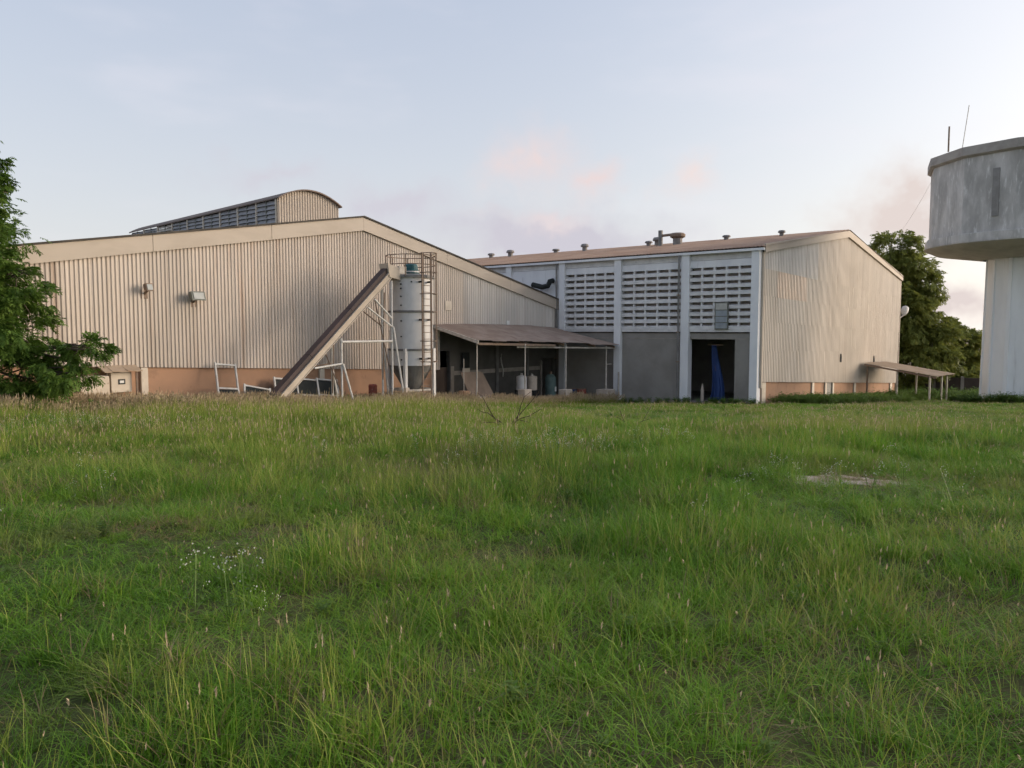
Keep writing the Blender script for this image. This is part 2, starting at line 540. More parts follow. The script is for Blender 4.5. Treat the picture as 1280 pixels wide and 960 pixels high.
# ------------------------------------------------------------------ ground
def build_ground():
    def axis(lo, hi, fine_lo, fine_hi, st):
        a = [fine_lo]
        while a[-1] < fine_hi:
            a.append(a[-1] + st)
        s = st
        while a[-1] < hi:
            s *= 1.35
            a.append(a[-1] + s)
        s = st
        b = [fine_lo]
        while b[-1] > lo:
            s *= 1.35
            b.append(b[-1] - s)
        return np.array(sorted(b[1:]) + a)
    xs = axis(-900, 900, -30, 42, .5)
    ys = axis(-300, 1500, -4, 70, .5)
    X, Y = np.meshgrid(xs, ys)
    Z = gz(X, Y)
    nx, ny = len(xs), len(ys)
    me = bpy.data.meshes.new('ground')
    vs = np.stack([X, Y, Z], -1).reshape(-1, 3)
    idx = np.arange(nx * ny).reshape(ny, nx)
    fs = np.stack([idx[:-1, :-1], idx[:-1, 1:], idx[1:, 1:], idx[1:, :-1]], -1).reshape(-1, 4)
    me.from_pydata(vs.tolist(), [], fs.tolist())
    me.polygons.foreach_set('use_smooth', [True] * len(me.polygons))
    m = bpy.data.materials.new('field_soil')
    m.use_nodes = True
    t = NT(m.node_tree)
    b = t.n['Principled BSDF']
    b.inputs['Roughness'].default_value = 1.0
    b.inputs['Specular IOR Level'].default_value = .1
    g_ = t.node('ShaderNodeNewGeometry')
    n1 = t.noise(g_.outputs['Position'], .35, 5, .6)
    n2 = t.noise(g_.outputs['Position'], 3.0, 5, .65)
    c = t.mix(t.ramp(n1, .35, .65), (.055, .075, .022), (.085, .085, .035))
    c = t.mix(t.math('MULTIPLY', t.ramp(n2, .52, .75), .6), c, (.12, .095, .06))
    sep = t.node('ShaderNodeSeparateXYZ', inp={0: g_.outputs['Position']})
    # bare earth worn along the foot of the louvred warehouse
    far = t.math('MULTIPLY', t.ramp(sep.outputs[1], 36.0, 41.0), t.ramp(sep.outputs[0], -3.0, 2.0))
    c = t.mix(t.math('MULTIPLY', far, .8), c, (.20, .15, .11))
    t.l.new(c, b.inputs['Base Color'])
    bn = t.node('ShaderNodeBump', inp={'Height': n2, 'Strength': .6, 'Distance': .05})
    t.l.new(bn.outputs[0], b.inputs['Normal'])
    me.materials.append(m)
    o = bpy.data.objects.new('ground', me)
    COL.objects.link(o)
    tag(o, kind='structure')


build_ground()


# ------------------------------------------------------------------ corrugated sheets
def rib_sheet(x0, x1, zlo, zhi, y=0.0, pitch=.146, depth=.040, jitter=0.0):
    """one profiled sheet standing in the local x-z plane, outside towards -y; zlo/zhi are functions of x"""
    mb = MB()
    n = max(1, int(round((x1 - x0) / pitch)))
    p = (x1 - x0) / n
    prof = []
    for i in range(n):
        b = x0 + i * p
        prof += [(b, 0.0), (b + .30 * p, 0.0), (b + .45 * p, -depth), (b + .80 * p, -depth), (b + .95 * p, 0.0)]
    prof.append((x1, 0.0))
    for (xx, yy) in prof:
        mb.v.append((xx, y + yy + jitter, zlo(xx)))
        mb.v.append((xx, y + yy + jitter, zhi(xx)))
    for i in range(len(prof) - 1):
        mb.f.append((2 * i, 2 * i + 2, 2 * i + 3, 2 * i + 1))
    return mb


def corr_roof(corner, along, slope, n_len, n_slope, pitch=.2, depth=.03, thick=.0):
    """ribbed roof plane: ribs run down the slope"""
    corner, along, slope = Vector(corner), Vector(along), Vector(slope)
    nn = int(n_len / pitch)
    up = along.cross(slope).normalized()
    if up.z < 0:
        up = -up
    mb = MB()
    k = 0
    offs = []
    for i in range(nn):
        offs += [(i * pitch, 0), (i * pitch + .35 * pitch, 0), (i * pitch + .5 * pitch, depth), (i * pitch + .85 * pitch, depth)]
    offs.append((nn * pitch, 0))
    for (a, h) in offs:
        p = corner + along * a + up * h
        mb.v.append(tuple(p))
        mb.v.append(tuple(p + slope * n_slope))
    for i in range(len(offs) - 1):
        mb.f.append((2 * i, 2 * i + 2, 2 * i + 3, 2 * i + 1))
    return mb


# ------------------------------------------------------------------ gabled warehouse on the left
def gabled_warehouse():
    t = thing('gabled_warehouse', 'long beige corrugated warehouse gable with curved ridge monitor and brown plinth', 'warehouse', R1, PHI)
    AL, AR, AK = -33.2, 0.0, -16.13
    top = lambda a: 9.41 - (a - AK) * (9.41 - 5.93) / (AR - AK) if a > AK else 9.41 + (a - AK) * .176
    zb = lambda a: 1.40 - .0465 * a
    DEP = 36.0
    # profiled sheets, one by one
    w = .93
    a = AL
    rr = random.Random(3)
    while a < AR - .02:
        b = min(a + w, AR - .003)
        x0, x1 = a + .002, b
        cut = (lambda q: 3.95) if a > -11.4 else zb
        m = 'clad_shade_pale' if a > -9.2 else 'clad_beige'  # shaded end of the wall: shade put into a greyer copy of the cladding
        rib_sheet(x0, x1, cut, lambda q: top(q) - .52, y=-.02, jitter=rr.uniform(-.006, .006)).build('cladding_sheet', m, t, fixn=False)
        a += w
    # fascia along both rakes, in lengths with open joints
    def fas(a0, a1):
        mb = MB()
        pts = []
        for yy in (-.16, -.06):
            pts += [(a0, yy, top(a0) - .62), (a1, yy, top(a1) - .62), (a1, yy, top(a1)), (a0, yy, top(a0))]
        p = pts
        mb.hexa([p[0], p[1], p[5], p[4], p[3], p[2], p[6], p[7]])
        mb.build('fascia', 'fascia_cream', t)
    marks = [AL, -26.35, -21.2, AK]
    for i in range(3):
        fas(marks[i] + .01, marks[i + 1] - .01)
    marks = [AK, -10.4, -5.0, AR - .02]
    for i in range(3):
        fas(marks[i] + .003, marks[i + 1] - .01)
    # roof edge trim and roof planes
    for (a0, a1) in ((AL - .2, AK), (AK, AR - .01)):
        mb = MB()
        mb.hexa([(a0, -.22, top(a0) + .004), (a1, -.22, top(a1) + .004), (a1, .1, top(a1) + .004), (a0, .1, top(a0) + .004),
                 (a0, -.22, top(a0) + .075), (a1, -.22, top(a1) + .075), (a1, .1, top(a1) + .075), (a0, .1, top(a0) + .075)])
        mb.build('verge_trim', 'dark_edge', t)
        d = Vector((a1 - a0, 0, top(a1) - top(a0)))
        corr_roof((a0, .1, top(a0) + .03), (0, 1, 0), d.normalized(), DEP, d.length).build('roof_slope', 'roof_grey', t, fixn=False)
    # masonry: plinth in lengths, with the openings under the lean-to left free
    def wall(a0, a1, z0, z1f, mat, name='plinth', y0=.06, y1=.3):
        MB().hexa([(a0, y0, z0), (a1, y0, z0), (a1, y1, z0), (a0, y1, z0),
                   (a0, y0, z1f(a0)), (a1, y0, z1f(a1)), (a1, y1, z1f(a1)), (a0, y1, z1f(a0))]).build(name, mat, t)
    up = lambda a_: zb(a_) + .12
    wall(AL, -11.46, -1.2, up, 'plinth_terracotta')
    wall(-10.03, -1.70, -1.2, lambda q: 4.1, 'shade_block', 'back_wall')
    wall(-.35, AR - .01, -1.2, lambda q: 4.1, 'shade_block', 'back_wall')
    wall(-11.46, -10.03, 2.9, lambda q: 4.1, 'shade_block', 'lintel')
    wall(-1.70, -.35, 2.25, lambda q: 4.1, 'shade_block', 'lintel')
    MB().box(-10.0, -1.75, .02, .058, 1.55, 1.78).build('wall_band', 'concrete', t)
    for a_ in (-6.1, -3.2):
        MB().box(a_ - .11, a_ + .11, -.06, .015, -.9, 3.9).build('wall_pipe', 'hopper_grey', t)
    # steel sheet behind the cladding closes the frame
    MB().box(AL, -11.5, .31, .36, -1.2, 3.0).build('inner_wall', 'inside_wall', t)
    # side and rear walls
    MB().box(AL, AL + .2, .4, DEP, -1.2, top(AL) - .1).build('side_wall', 'clad_beige', t)
    MB().prism([(AL, -1.2), (AR - .05, -1.2), (AR - .05, top(AR)), (AK, 9.38), (AL, top(AL))], 'y', DEP - .3, DEP - .1).build('rear_wall', 'clad_beige', t)
    MB().box(AL + .2, AR - .05, .32, DEP - .3, -.6, -.5).build('floor', 'floor_slab', t)
    # pale posts on the plinth
    for a_ in (-26.78, -18.62, -13.4):
        MB().box(a_ - .13, a_ + .13, -.06, .055, -.2, zb(a_) - .02).build('post', 'cream_clean', t, bevel=.01)
    MB().tube([(-26.98, -.10, 1.45), (-26.74, -.10, 1.60), (-26.58, -.10, 1.50)], .035, 8).build('pipe_clamp', 'steel_pale', t)
    # jambs of the openings under the lean-to
    MB().box(-10.03, -9.8, -.05, .05, -.4, 2.05).build('door_jamb', 'concrete', t)
    MB().box(-1.84, -1.72, -.05, .05, -.6, 2.1).build('door_jamb', 'concrete', t)
    MB().box(-11.44, -10.05, .25, .30, -.4, 2.0).build('door_leaf', 'wood_dark', t)
    # ridge monitor with a barrel roof
    mon = MB()
    hw, y0, L = 1.87, 4.08, 15.6
    NSEG = 14
    zs, rise, drop = 10.55, .60, .48
    arc = [(AK - hw - .08 + (2 * hw + .16) * i / NSEG, zs + rise * (1 - ((2 * i / NSEG) - 1) ** 2)) for i in range(NSEG + 1)]
    for (yy, dz) in ((y0 - .22, 0), (y0 + L, -drop)):
        for (x_, z_) in arc:
            mon.v.append((x_, yy, z_ + dz))
        for (x_, z_) in arc:
            mon.v.append((x_, yy, z_ + dz - .06))
    k = NSEG + 1
    for i in range(NSEG):
        mon.f.append((i, i + 1, 2 * k + i + 1, 2 * k + i))
        mon.f.append((k + i, 3 * k + i, 3 * k + i + 1, k + i + 1))
        mon.f.append((i, k + i, k + i + 1, i + 1))
    mon.f.append((0, 2 * k, 3 * k, k))
    mon.f.append((k - 1, 2 * k - 1, 4 * k - 1, 3 * k - 1))
    mo = mon.build('roof_monitor', 'roof_grey', t)
    ztop = lambda q: zs + rise * (1 - ((q - AK) / (hw + .08)) ** 2) - .05
    n = 3
    for i in range(n):
        a0 = AK - hw + 2 * hw * i / n
        rib_sheet(a0 + .002, a0 + 2 * hw / n, lambda q: top(q) + .02, ztop, y=y0, pitch=.155).build('end_sheet', 'fascia_cream', mo, fixn=False)
    nb = 9
    for i in range(nb):
        ya, yb = y0 + .12 + (L - .2) * i / nb, y0 + .12 + (L - .2) * (i + 1) / nb
        za, zb_ = zs - drop * (ya - y0) / L - .05, zs - drop * (yb - y0) / L - .05
        base = top(AK - hw)
        MB().box(AK - hw - .04, AK - hw + .05, ya - .05, ya + .05, base, za).build('mullion', 'cream_clean', mo)
        ym = (ya + yb) / 2
        MB().box(AK - hw - .02, AK - hw + .03, ym - .03, ym + .03, base, (za + zb_) / 2).build('mullion', 'lamp_grey', mo)
        for j in range(6):
            z0 = base + .04 + (za - base - .08) * j / 6
            h_ = (za - base) / 6 * .92
            slat = MB().hexa([(AK - hw - .03, ya + .05, z0), (AK - hw - .03, yb - .05, z0), (AK - hw - .01, yb - .05, z0), (AK - hw - .01, ya + .05, z0),
                              (AK - hw + .06, ya + .05, z0 + h_), (AK - hw + .06, yb - .05, z0 + h_), (AK - hw + .08, yb - .05, z0 + h_), (AK - hw + .08, ya + .05, z0 + h_)])
            slat.build('louvre_slat', 'steel_pale' if i == 6 else 'slat_grey', mo)
    MB().box(AK - hw + .1, AK - hw + .14, y0 + .1, y0 + L, top(AK - hw) - .3, zs - .6).build('inner_lining', 'dark_edge', mo)
    MB().box(AK + hw - .06, AK + hw, y0 + .1, y0 + L, top(AK + hw) - .3, zs - .5).build('side_panel', 'hopper_grey', mo)
    return t


gabled_warehouse()


# ------------------------------------------------------------------ louvred warehouse on the right
def louvred_warehouse():
    t = thing('louvred_warehouse', 'taller warehouse with white concrete louvre bays, grey infill walls and beige gable end', 'warehouse', C2, PHI)
    WID, LEN = 31.0, 44.0
    AK = 15.2
    top = lambda a: 8.62 + (10.80 - 8.62) * (a / AK if a < AK else (WID - a) / (WID - AK))
    zb = lambda a: 1.24 - .0555 * a
    rr = random.Random(5)
    # gable cladding in lapped tiers
    tiers = [None, 2.95, 4.55, 5.95, 7.40, None]
    ncol = 31
    cw = (WID - .25) / ncol
    for ti in range(5):
        for c_ in range(ncol):
            a0, a1 = .22 + c_ * cw, .22 + (c_ + 1) * cw
            lo = (zb if ti == 0 else (lambda q, z=tiers[ti]: z - .06 - .02 * q))
            hi = (lambda q: top(q) - .42) if ti == 4 else (lambda q, z=tiers[ti + 1]: min(z - .02 * q, top(q) - .42))
            if ti == 4 and hi(a0) < lo(a0) + .1 and hi(a1) < lo(a1) + .1:
                continue
            m = 'clad_gable'
            if ti == 4 and c_ < 9:
                m = 'clad_shade_pale'  # cool grey of the tower's shadow put into these sheets' colour
            if ti == 3 and 2 <= c_ <= 6:
                m = 'clad_sunlit_orange'  # sunlit gloss on these ribs, painted in as a warmer sheet colour
            rib_sheet(a0 + .002, a1, lo, hi, y=-.05 - .012 * ti, pitch=.25, depth=.036,
                      jitter=rr.uniform(-.006, .006)).build('cladding_sheet', m, t, fixn=False)
    # plinth under the cladding, white posts
    def pl(a0, a1, mat, name='plinth'):
        MB().hexa([(a0, .05, -2.6), (a1, .05, -2.6), (a1, .25, -2.6), (a0, .25, -2.6),
                   (a0, .05, zb(a0) + .1), (a1, .05, zb(a1) + .1), (a1, .25, zb(a1) + .1), (a0, .25, zb(a0) + .1)]).build(name, mat, t)
    pl(.3, 11.6, 'plinth_terracotta')
    pl(11.6, 13.4, 'hopper_grey', 'hatch_panel')
    pl(13.4, WID, 'plinth_terracotta')
    for a_, w_ in ((.75, .55), (9.1, .38), (11.7, .30), (13.3, .30), (18.5, .42), (29.2, .62)):
        MB().box(a_ - w_ / 2, a_ + w_ / 2, -.045, .045, -2.4, zb(a_ + w_ / 2) - .01).build('post', 'cream_clean', t, bevel=.01)
    # fascia on the rakes
    for (a0, a1) in ((.02, AK), (AK, WID + .15)):
        MB().hexa([(a0, -.26, top(a0) - .44), (a1, -.26, top(a1) - .44), (a1, -.16, top(a1) - .44), (a0, -.16, top(a0) - .44),
                   (a0, -.26, top(a0)), (a1, -.26, top(a1)), (a1, -.16, top(a1)), (a0, -.16, top(a0))]).build('fascia', 'fascia_cream', t)
    MB().box(WID - .02, WID + .12, -.14, .2, -2.4, 8.2).build('corner_trim', 'fascia_cream', t)
    MB().box(.06, .2, -.14, -.02, .9, top(.1) - .45).build('corner_trim', 'fascia_cream', t)
    # vent holes through the gable
    for (a_, z_) in ((14.56, 2.15), (23.2, 1.78)):
        MB().prism([(a_ - .17, z_ - .3), (a_ + .15, z_ - .32), (a_ + .17, z_ + .05), (a_ + .05, z_ + .27), (a_ - .12, z_ + .25)], 'y', -.125, -.10).build('vent_flap', 'black_panel', t)
    # roof
    for (a0, a1, zz) in ((-.32, AK, 0), (WID + .35, AK, 0)):
        p0 = Vector((a0, -.3, top(0) - .13 + (a0 if a0 < 0 else (WID - a0)) * .14))
        p1 = Vector((a1, -.3, top(AK) + .05))
        d = p1 - p0
        corr_roof(p0, (0, 1, 0), d.normalized(), LEN + .6, d.length, pitch=.22, depth=.045).build('roof_slope', 'roof_rust', t, fixn=False)
    # gutter along the eave
    MB().box(-.36, -.16, -.28, LEN, 8.26, 8.39).build('gutter', 'white_paint', t)
    MB().box(-.14, .1, -.02, LEN, 8.285, 8.44).build('eave_board', 'dark_edge', t)
    MB().box(.27, .31, .5, LEN - .2, 3.98, 8.27).build('inner_lining', 'lining', t)
    # columns and bays of the facade (local y runs away along the facade)
    cols = [(-.02, .42), (4.02, 4.52), (8.48, 8.95), (12.62, 13.05), (17.0, 17.45), (21.4, 21.85), (25.8, 26.25), (30.2, 30.65), (34.6, 35.05), (39, 39.45), (43.4, 43.85)]
    for (y0, y1) in cols:
        MB().box(-.26, .24, y0, y1, -.6, 8.28).build('column', 'white_paint', t, bevel=.015)
    # small block grids
    for i in range(len(cols) - 1):
        ya, yb = cols[i][1], cols[i + 1][0]
        seen = i < 3
        MB().box(-.06, .2, ya, yb, 7.92, 8.28).build('eave_beam', 'louvre_paint', t)
        MB().box(-.10, .2, ya, yb, 7.52 if seen else 3.95, 7.90).build('upper_wall', 'white_paint', t)
        if seen:
            g_ = MB().box(-.12, .22, ya, yb, 3.93, 4.06).build('louvre_bay', 'louvre_paint', t)
            z0, z1 = 4.06, 7.52
            nr = 9
            st = (z1 - z0) / nr
            me = MB().hexa([(-.14, 0, 0), (-.14, yb - ya, 0), (.08, yb - ya, .02), (.08, 0, .02),
                            (-.14, 0, st * .50), (-.14, yb - ya, st * .50), (.08, yb - ya, st * .64), (.08, 0, st * .64)]).mesh('blade', 'louvre_paint')
            for r_ in range(nr):
                piece('blade', me, g_, (rr.uniform(-.01, .01), ya, z0 + st * r_))
            mm = MB().box(-.10, .06, -.055, .055, 0, z1 - z0).mesh('mullion', 'louvre_paint')
            for c_ in range(1, 5):
                piece('mullion', mm, g_, (0, ya + (yb - ya) * c_ / 5 + rr.uniform(-.03, .03), z0))
        if i == 0:
            # small window let into the louvres
            f = MB().box(-.22, -.15, 1.68, 2.46, 4.07, 5.56).build('window', 'lamp_grey', t)
            MB().box(-.245, -.225, 1.74, 2.40, 5.16, 5.50).build('pane', 'lamp_glass', f)
            for q in range(3):
                MB().box(-.24, -.222, 1.74, 2.40, 4.12 + .345 * q, 4.42 + .345 * q).build('pane', 'pale_blue_panel', f)
        # infill below
        zt = 3.90
        if i == 0:
            MB().box(-.02, .2, ya, 1.34, -.6, zt).build('infill_wall', 'grey_block', t)
            MB().box(-.02, .2, 1.34, yb, 3.52, zt).build('lintel', 'grey_block', t)
        else:
            MB().box(-.02, .2, ya, yb, -.8, zt).build('infill_wall', 'grey_block', t)
        if seen:
            MB().box(-.035, -.021, ya + .01, yb - .01, 3.52, 3.575).build('lintel_band', 'concrete', t)
            MB().box(-.06, -.03, ya + .01, yb - .01, 3.86, 3.92).build('sill', 'dark_edge', t)
    # downpipes
    def pipe(y_, z0):
        MB().tube([(-.30, y_, 8.30), (-.33, y_, 8.05), (-.34, y_, 7.7), (-.34, y_, z0)], .06, 8).build('downpipe', 'hopper_grey', t)
        for z_ in (6.0, 3.9, 2.2):
            MB().box(-.42, -.26, y_ - .09, y_ + .09, z_, z_ + .05).build('pipe_bracket', 'steel_rust', t)
    pipe(4.62, .1)
    pipe(13.18, 3.9)
    MB().tube([(-.34, 8.52, .1), (-.34, 8.52, 1.5)], .05, 8).build('standpipe', 'steel_pale', t)
    # black exhaust duct on the wall beyond the lower roof
    MB().tube([(-.2, 13.55, 7.2), (-.45, 13.62, 7.15), (-.5, 13.75, 6.86), (-.5, 14.2, 6.80), (-.5, 14.98, 6.98)], .17, 10).build('exhaust_duct', 'black_panel', t)
    # inside: floor, cross wall, rear walls
    MB().box(.25, WID - .2, .3, LEN, -.12, -.03).build('floor', 'floor_slab', t)
    MB().box(WID - .2, WID - .03, .26, LEN, -2.6, 8.62).build('side_wall', 'inside_wall', t)
    MB().prism([(.1, -.6), (WID - .25, -.6), (WID - .25, 8.5), (AK, 10.7), (.25, 8.5)], 'y', LEN + .0, LEN + .2).build('rear_wall', 'clad_gable', t)
    MB().box(7.2, 7.4, .3, 12.5, -.03, 8.9).build('inner_wall', 'inside_wall', t)
    MB().prism([(.25, 1.0), (WID - .25, -.6), (WID - .25, 8.2), (AK, 10.2), (.25, 8.2)], 'y', .06, .10).build('gable_lining', 'inside_wall', t)
    # roof cowls along the slope
    def cowl(a_, y_, h_, r_, kind=0):
        z = top(a_) + .05
        c = MB().lathe([(r_ * .62, z - .25), (r_ * .62, z + h_ * .62)], 12, (a_, y_)).build('roof_vent', 'vent_metal', t, smooth=False)
        MB().lathe([(r_, z + h_ * .60), (r_ * 1.02, z + h_ * .78), (r_ * .8, z + h_), (r_ * .1, z + h_ * 1.08)], 12, (a_, y_)).build('cowl_cap', 'vent_metal' if kind == 0 else 'steel_rust', c)
    for (x_, h_, r_, y_) in COWLS:
        cowl(y_[0], y_[1], h_ * .75, r_ * .66)
    # the large fan with its flue pipe
    a_, y_ = BIGFAN
    z = top(a_)
    c = MB().lathe([(.34, z - .2), (.34, z + .6)], 12, (a_, y_)).build('roof_vent', 'vent_metal', t)
    MB().lathe([(.36, z + .48), (.56, z + .58), (.58, z + .74), (.45, z + .86), (.1, z + .9)], 14, (a_, y_)).build('fan_hood', 'steel_rust', c)
    MB().tube([(a_ - .1, y_ + 1.35, z - .2), (a_ - .1, y_ + 1.35, z + 1.15)], .17, 10).build('flue_pipe', 'hopper_grey', t)
    MB().tube([(a_ - .1, y_ + 1.3, z + .75), (a_, y_ + .4, z + .8)], .1, 8).build('flue_arm', 'steel_rust', t)
    return t


def roof_spot(x, a_):
    """facade distance at which a cowl a_ metres up the roof lies on the sight line of pixel column x"""
    d = pdir(x, 300)
    # point = C2 + U*a_ + V*y ; x/y ratio fixed
    k = d.x / d.y
    P = C2 + U * a_
    return (k * P.y - P.x) / (V.x - k * V.y)


COWLS = []
for (x_, h_, r_, a_) in ((614, .55, .5, 13.8), (638, .75, .55, 13.2), (695, .45, .5, 13.8), (731, .75, .5, 12.8),
                         (811, .5, .45, 13.2), (822, .8, .55, 12.4), (908, .45, .45, 13.6), (977, .5, .38, 12.6)):
    COWLS.append((x_, h_, r_, (a_, roof_spot(x_, a_))))
BIGFAN = (11.6, roof_spot(847, 11.6))
louvred_warehouse()


# ------------------------------------------------------------------ silo
def silo():
    a0, off = -15.80, 3.0
    p = W1(a0, off, 0)
    g = gzf(p)
    t = thing('grain_silo', 'grey steel silo with cone hopper, caged ladder, railing and teal motor on top', 'silo', (p.x, p.y, g), PHI)
    z = lambda q: q - g
    r = 1.0
    # barrel in five courses
    zs = [2.43, 3.15, 4.02, 4.88, 5.70, 6.42]
    for i in range(5):
        rr_ = r + (.012 if i % 2 else 0)
        MB().lathe([(rr_, z(zs[i])), (rr_, z(zs[i + 1]))], 40, cap=False).build('barrel_course', 'galvanised', t, smooth=True)
    for q in (3.15, 4.88):
        MB().lathe([(r + .015, z(q) - .05), (r + .06, z(q) - .04), (r + .06, z(q) + .04), (r + .015, z(q) + .05)], 40, cap=False).build('band', 'hopper_grey', t)
    MB().lathe([(r + .10, z(6.40)), (r + .10, z(6.50)), (.4, z(6.62))], 40).build('top_plate', 'hopper_grey', t)
    MB().lathe([(.28, z(1.12)), (r, z(2.44))], 32).build('hopper', 'hopper_grey', t)
    MB().lathe([(.24, z(.72)), (.28, z(1.13))], 16).build('outlet', 'hopper_grey', t)
    # bolts in a line
    for (ang, zz) in ((-2.78, 6.1), (-2.78, 5.9), (-2.78, 5.55), (-2.78, 5.15), (-2.78, 4.45), (-2.78, 3.75), (-2.78, 2.7), (-2.3, 6.2)):
        o = MB().lathe([(.035, -.03), (.035, .03)], 8).build('bolt', 'black_panel', t)
        o.location = ((r + .015) * cos(ang), (r + .015) * sin(ang), z(zz))
        o.rotation_euler = (0, pi / 2, ang)
    # legs and ring
    for ang in (-2.59, -1.02, .55, 2.12):
        x_, y_ = (r + .05) * cos(ang), (r + .05) * sin(ang)
        MB().box(x_ - .07, x_ + .07, y_ - .07, y_ + .07, -.1, z(3.2)).build('leg', 'galvanised', t)
    ringpts = [((r + .05) * cos(q), (r + .05) * sin(q), z(1.3)) for q in (-2.59, -1.02, .55, 2.12)]
    for i in range(4):
        MB().bar(ringpts[i], ringpts[(i + 1) % 4], .09).build('leg_brace', 'steel_pale', t)
    # ladder on the side towards the lean-to
    la = -1.72
    lx, ly = cos(la), sin(la)
    sx, sy = -sin(la), cos(la)
    lad = MB()
    rl = r + .22
    for s in (-.24, .24):
        lad.bar((rl * lx + sx * s, rl * ly + sy * s, 0), (rl * lx + sx * s, rl * ly + sy * s, z(7.5)), .05)
    lo = lad.build('ladder', 'steel_rust', t)
    zz = .25
    while zz < z(6.5):
        MB().tube([(rl * lx + sx * -.24, rl * ly + sy * -.24, zz), (rl * lx + sx * .24, rl * ly + sy * .24, zz)], .016, 6).build('rung', 'steel_rust', lo)
        zz += .30
    cage = MB()
    hoops = [2.62, 3.55, 4.85, 5.65, 6.6, 7.45]
    hp = []
    for q in range(9):
        an = -pi / 2 + pi * q / 8 - pi / 2 * 0
        hp.append((sin(an) * .36, cos(an) * .62))
    for hz in hoops:
        cage.tube([(rl * lx + sx * (s_ * 1.0) + lx * d_ * 1.0, rl * ly + sy * s_ + ly * d_, z(hz)) for (s_, d_) in hp], .022, 6)
    for q in (1, 3, 5, 7):
        s_, d_ = hp[q]
        cage.tube([(rl * lx + sx * s_ + lx * d_, rl * ly + sy * s_ + ly * d_, z(2.62)), (rl * lx + sx * s_ + lx * d_, rl * ly + sy * s_ + ly * d_, z(7.45))], .018, 6)
    cage.build('ladder_cage', 'steel_rust', t)
    for zz_ in (6.2, 4.5, 2.75):
        for s in (-.24, .24):
            MB().bar((r * lx + sx * s, r * ly + sy * s, z(zz_)), (rl * lx + sx * s, rl * ly + sy * s, z(zz_)), .08).build('ladder_bracket', 'black_panel', t)
    # guard rail
    rail = MB()
    n = 24
    for hz in (7.42, 7.0):
        rail.tube([((r + .12) * cos(2 * pi * i / n), (r + .12) * sin(2 * pi * i / n), z(hz)) for i in range(n + 1)], .022, 6, cap=False)
    ra = rail.build('guard_rail', 'steel_rust', t)
    for i in range(9):
        q = 2 * pi * i / 9 + .25
        MB().tube([((r + .12) * cos(q), (r + .12) * sin(q), z(6.45)), ((r + .12) * cos(q), (r + .12) * sin(q), z(7.42))], .024, 6).build('rail_post', 'steel_rust', ra)
    # motor and inlet box
    mo = MB().lathe([(.36, z(6.60)), (.36, z(6.76)), (.32, z(6.78)), (.30, z(7.0)), (.22, z(7.05)), (.05, z(7.07))], 20, (-.12, -.15)).build('motor_housing', 'motor_teal', t, smooth=False)
    MB().lathe([(.39, z(6.66)), (.39, z(6.72))], 20, (-.12, -.15)).build('motor_flange', 'galvanised', mo)
    MB().box(-.92, -.50, -.25, .25, z(6.55), z(6.9)).build('inlet_box', 'steel_pale', t)


silo()


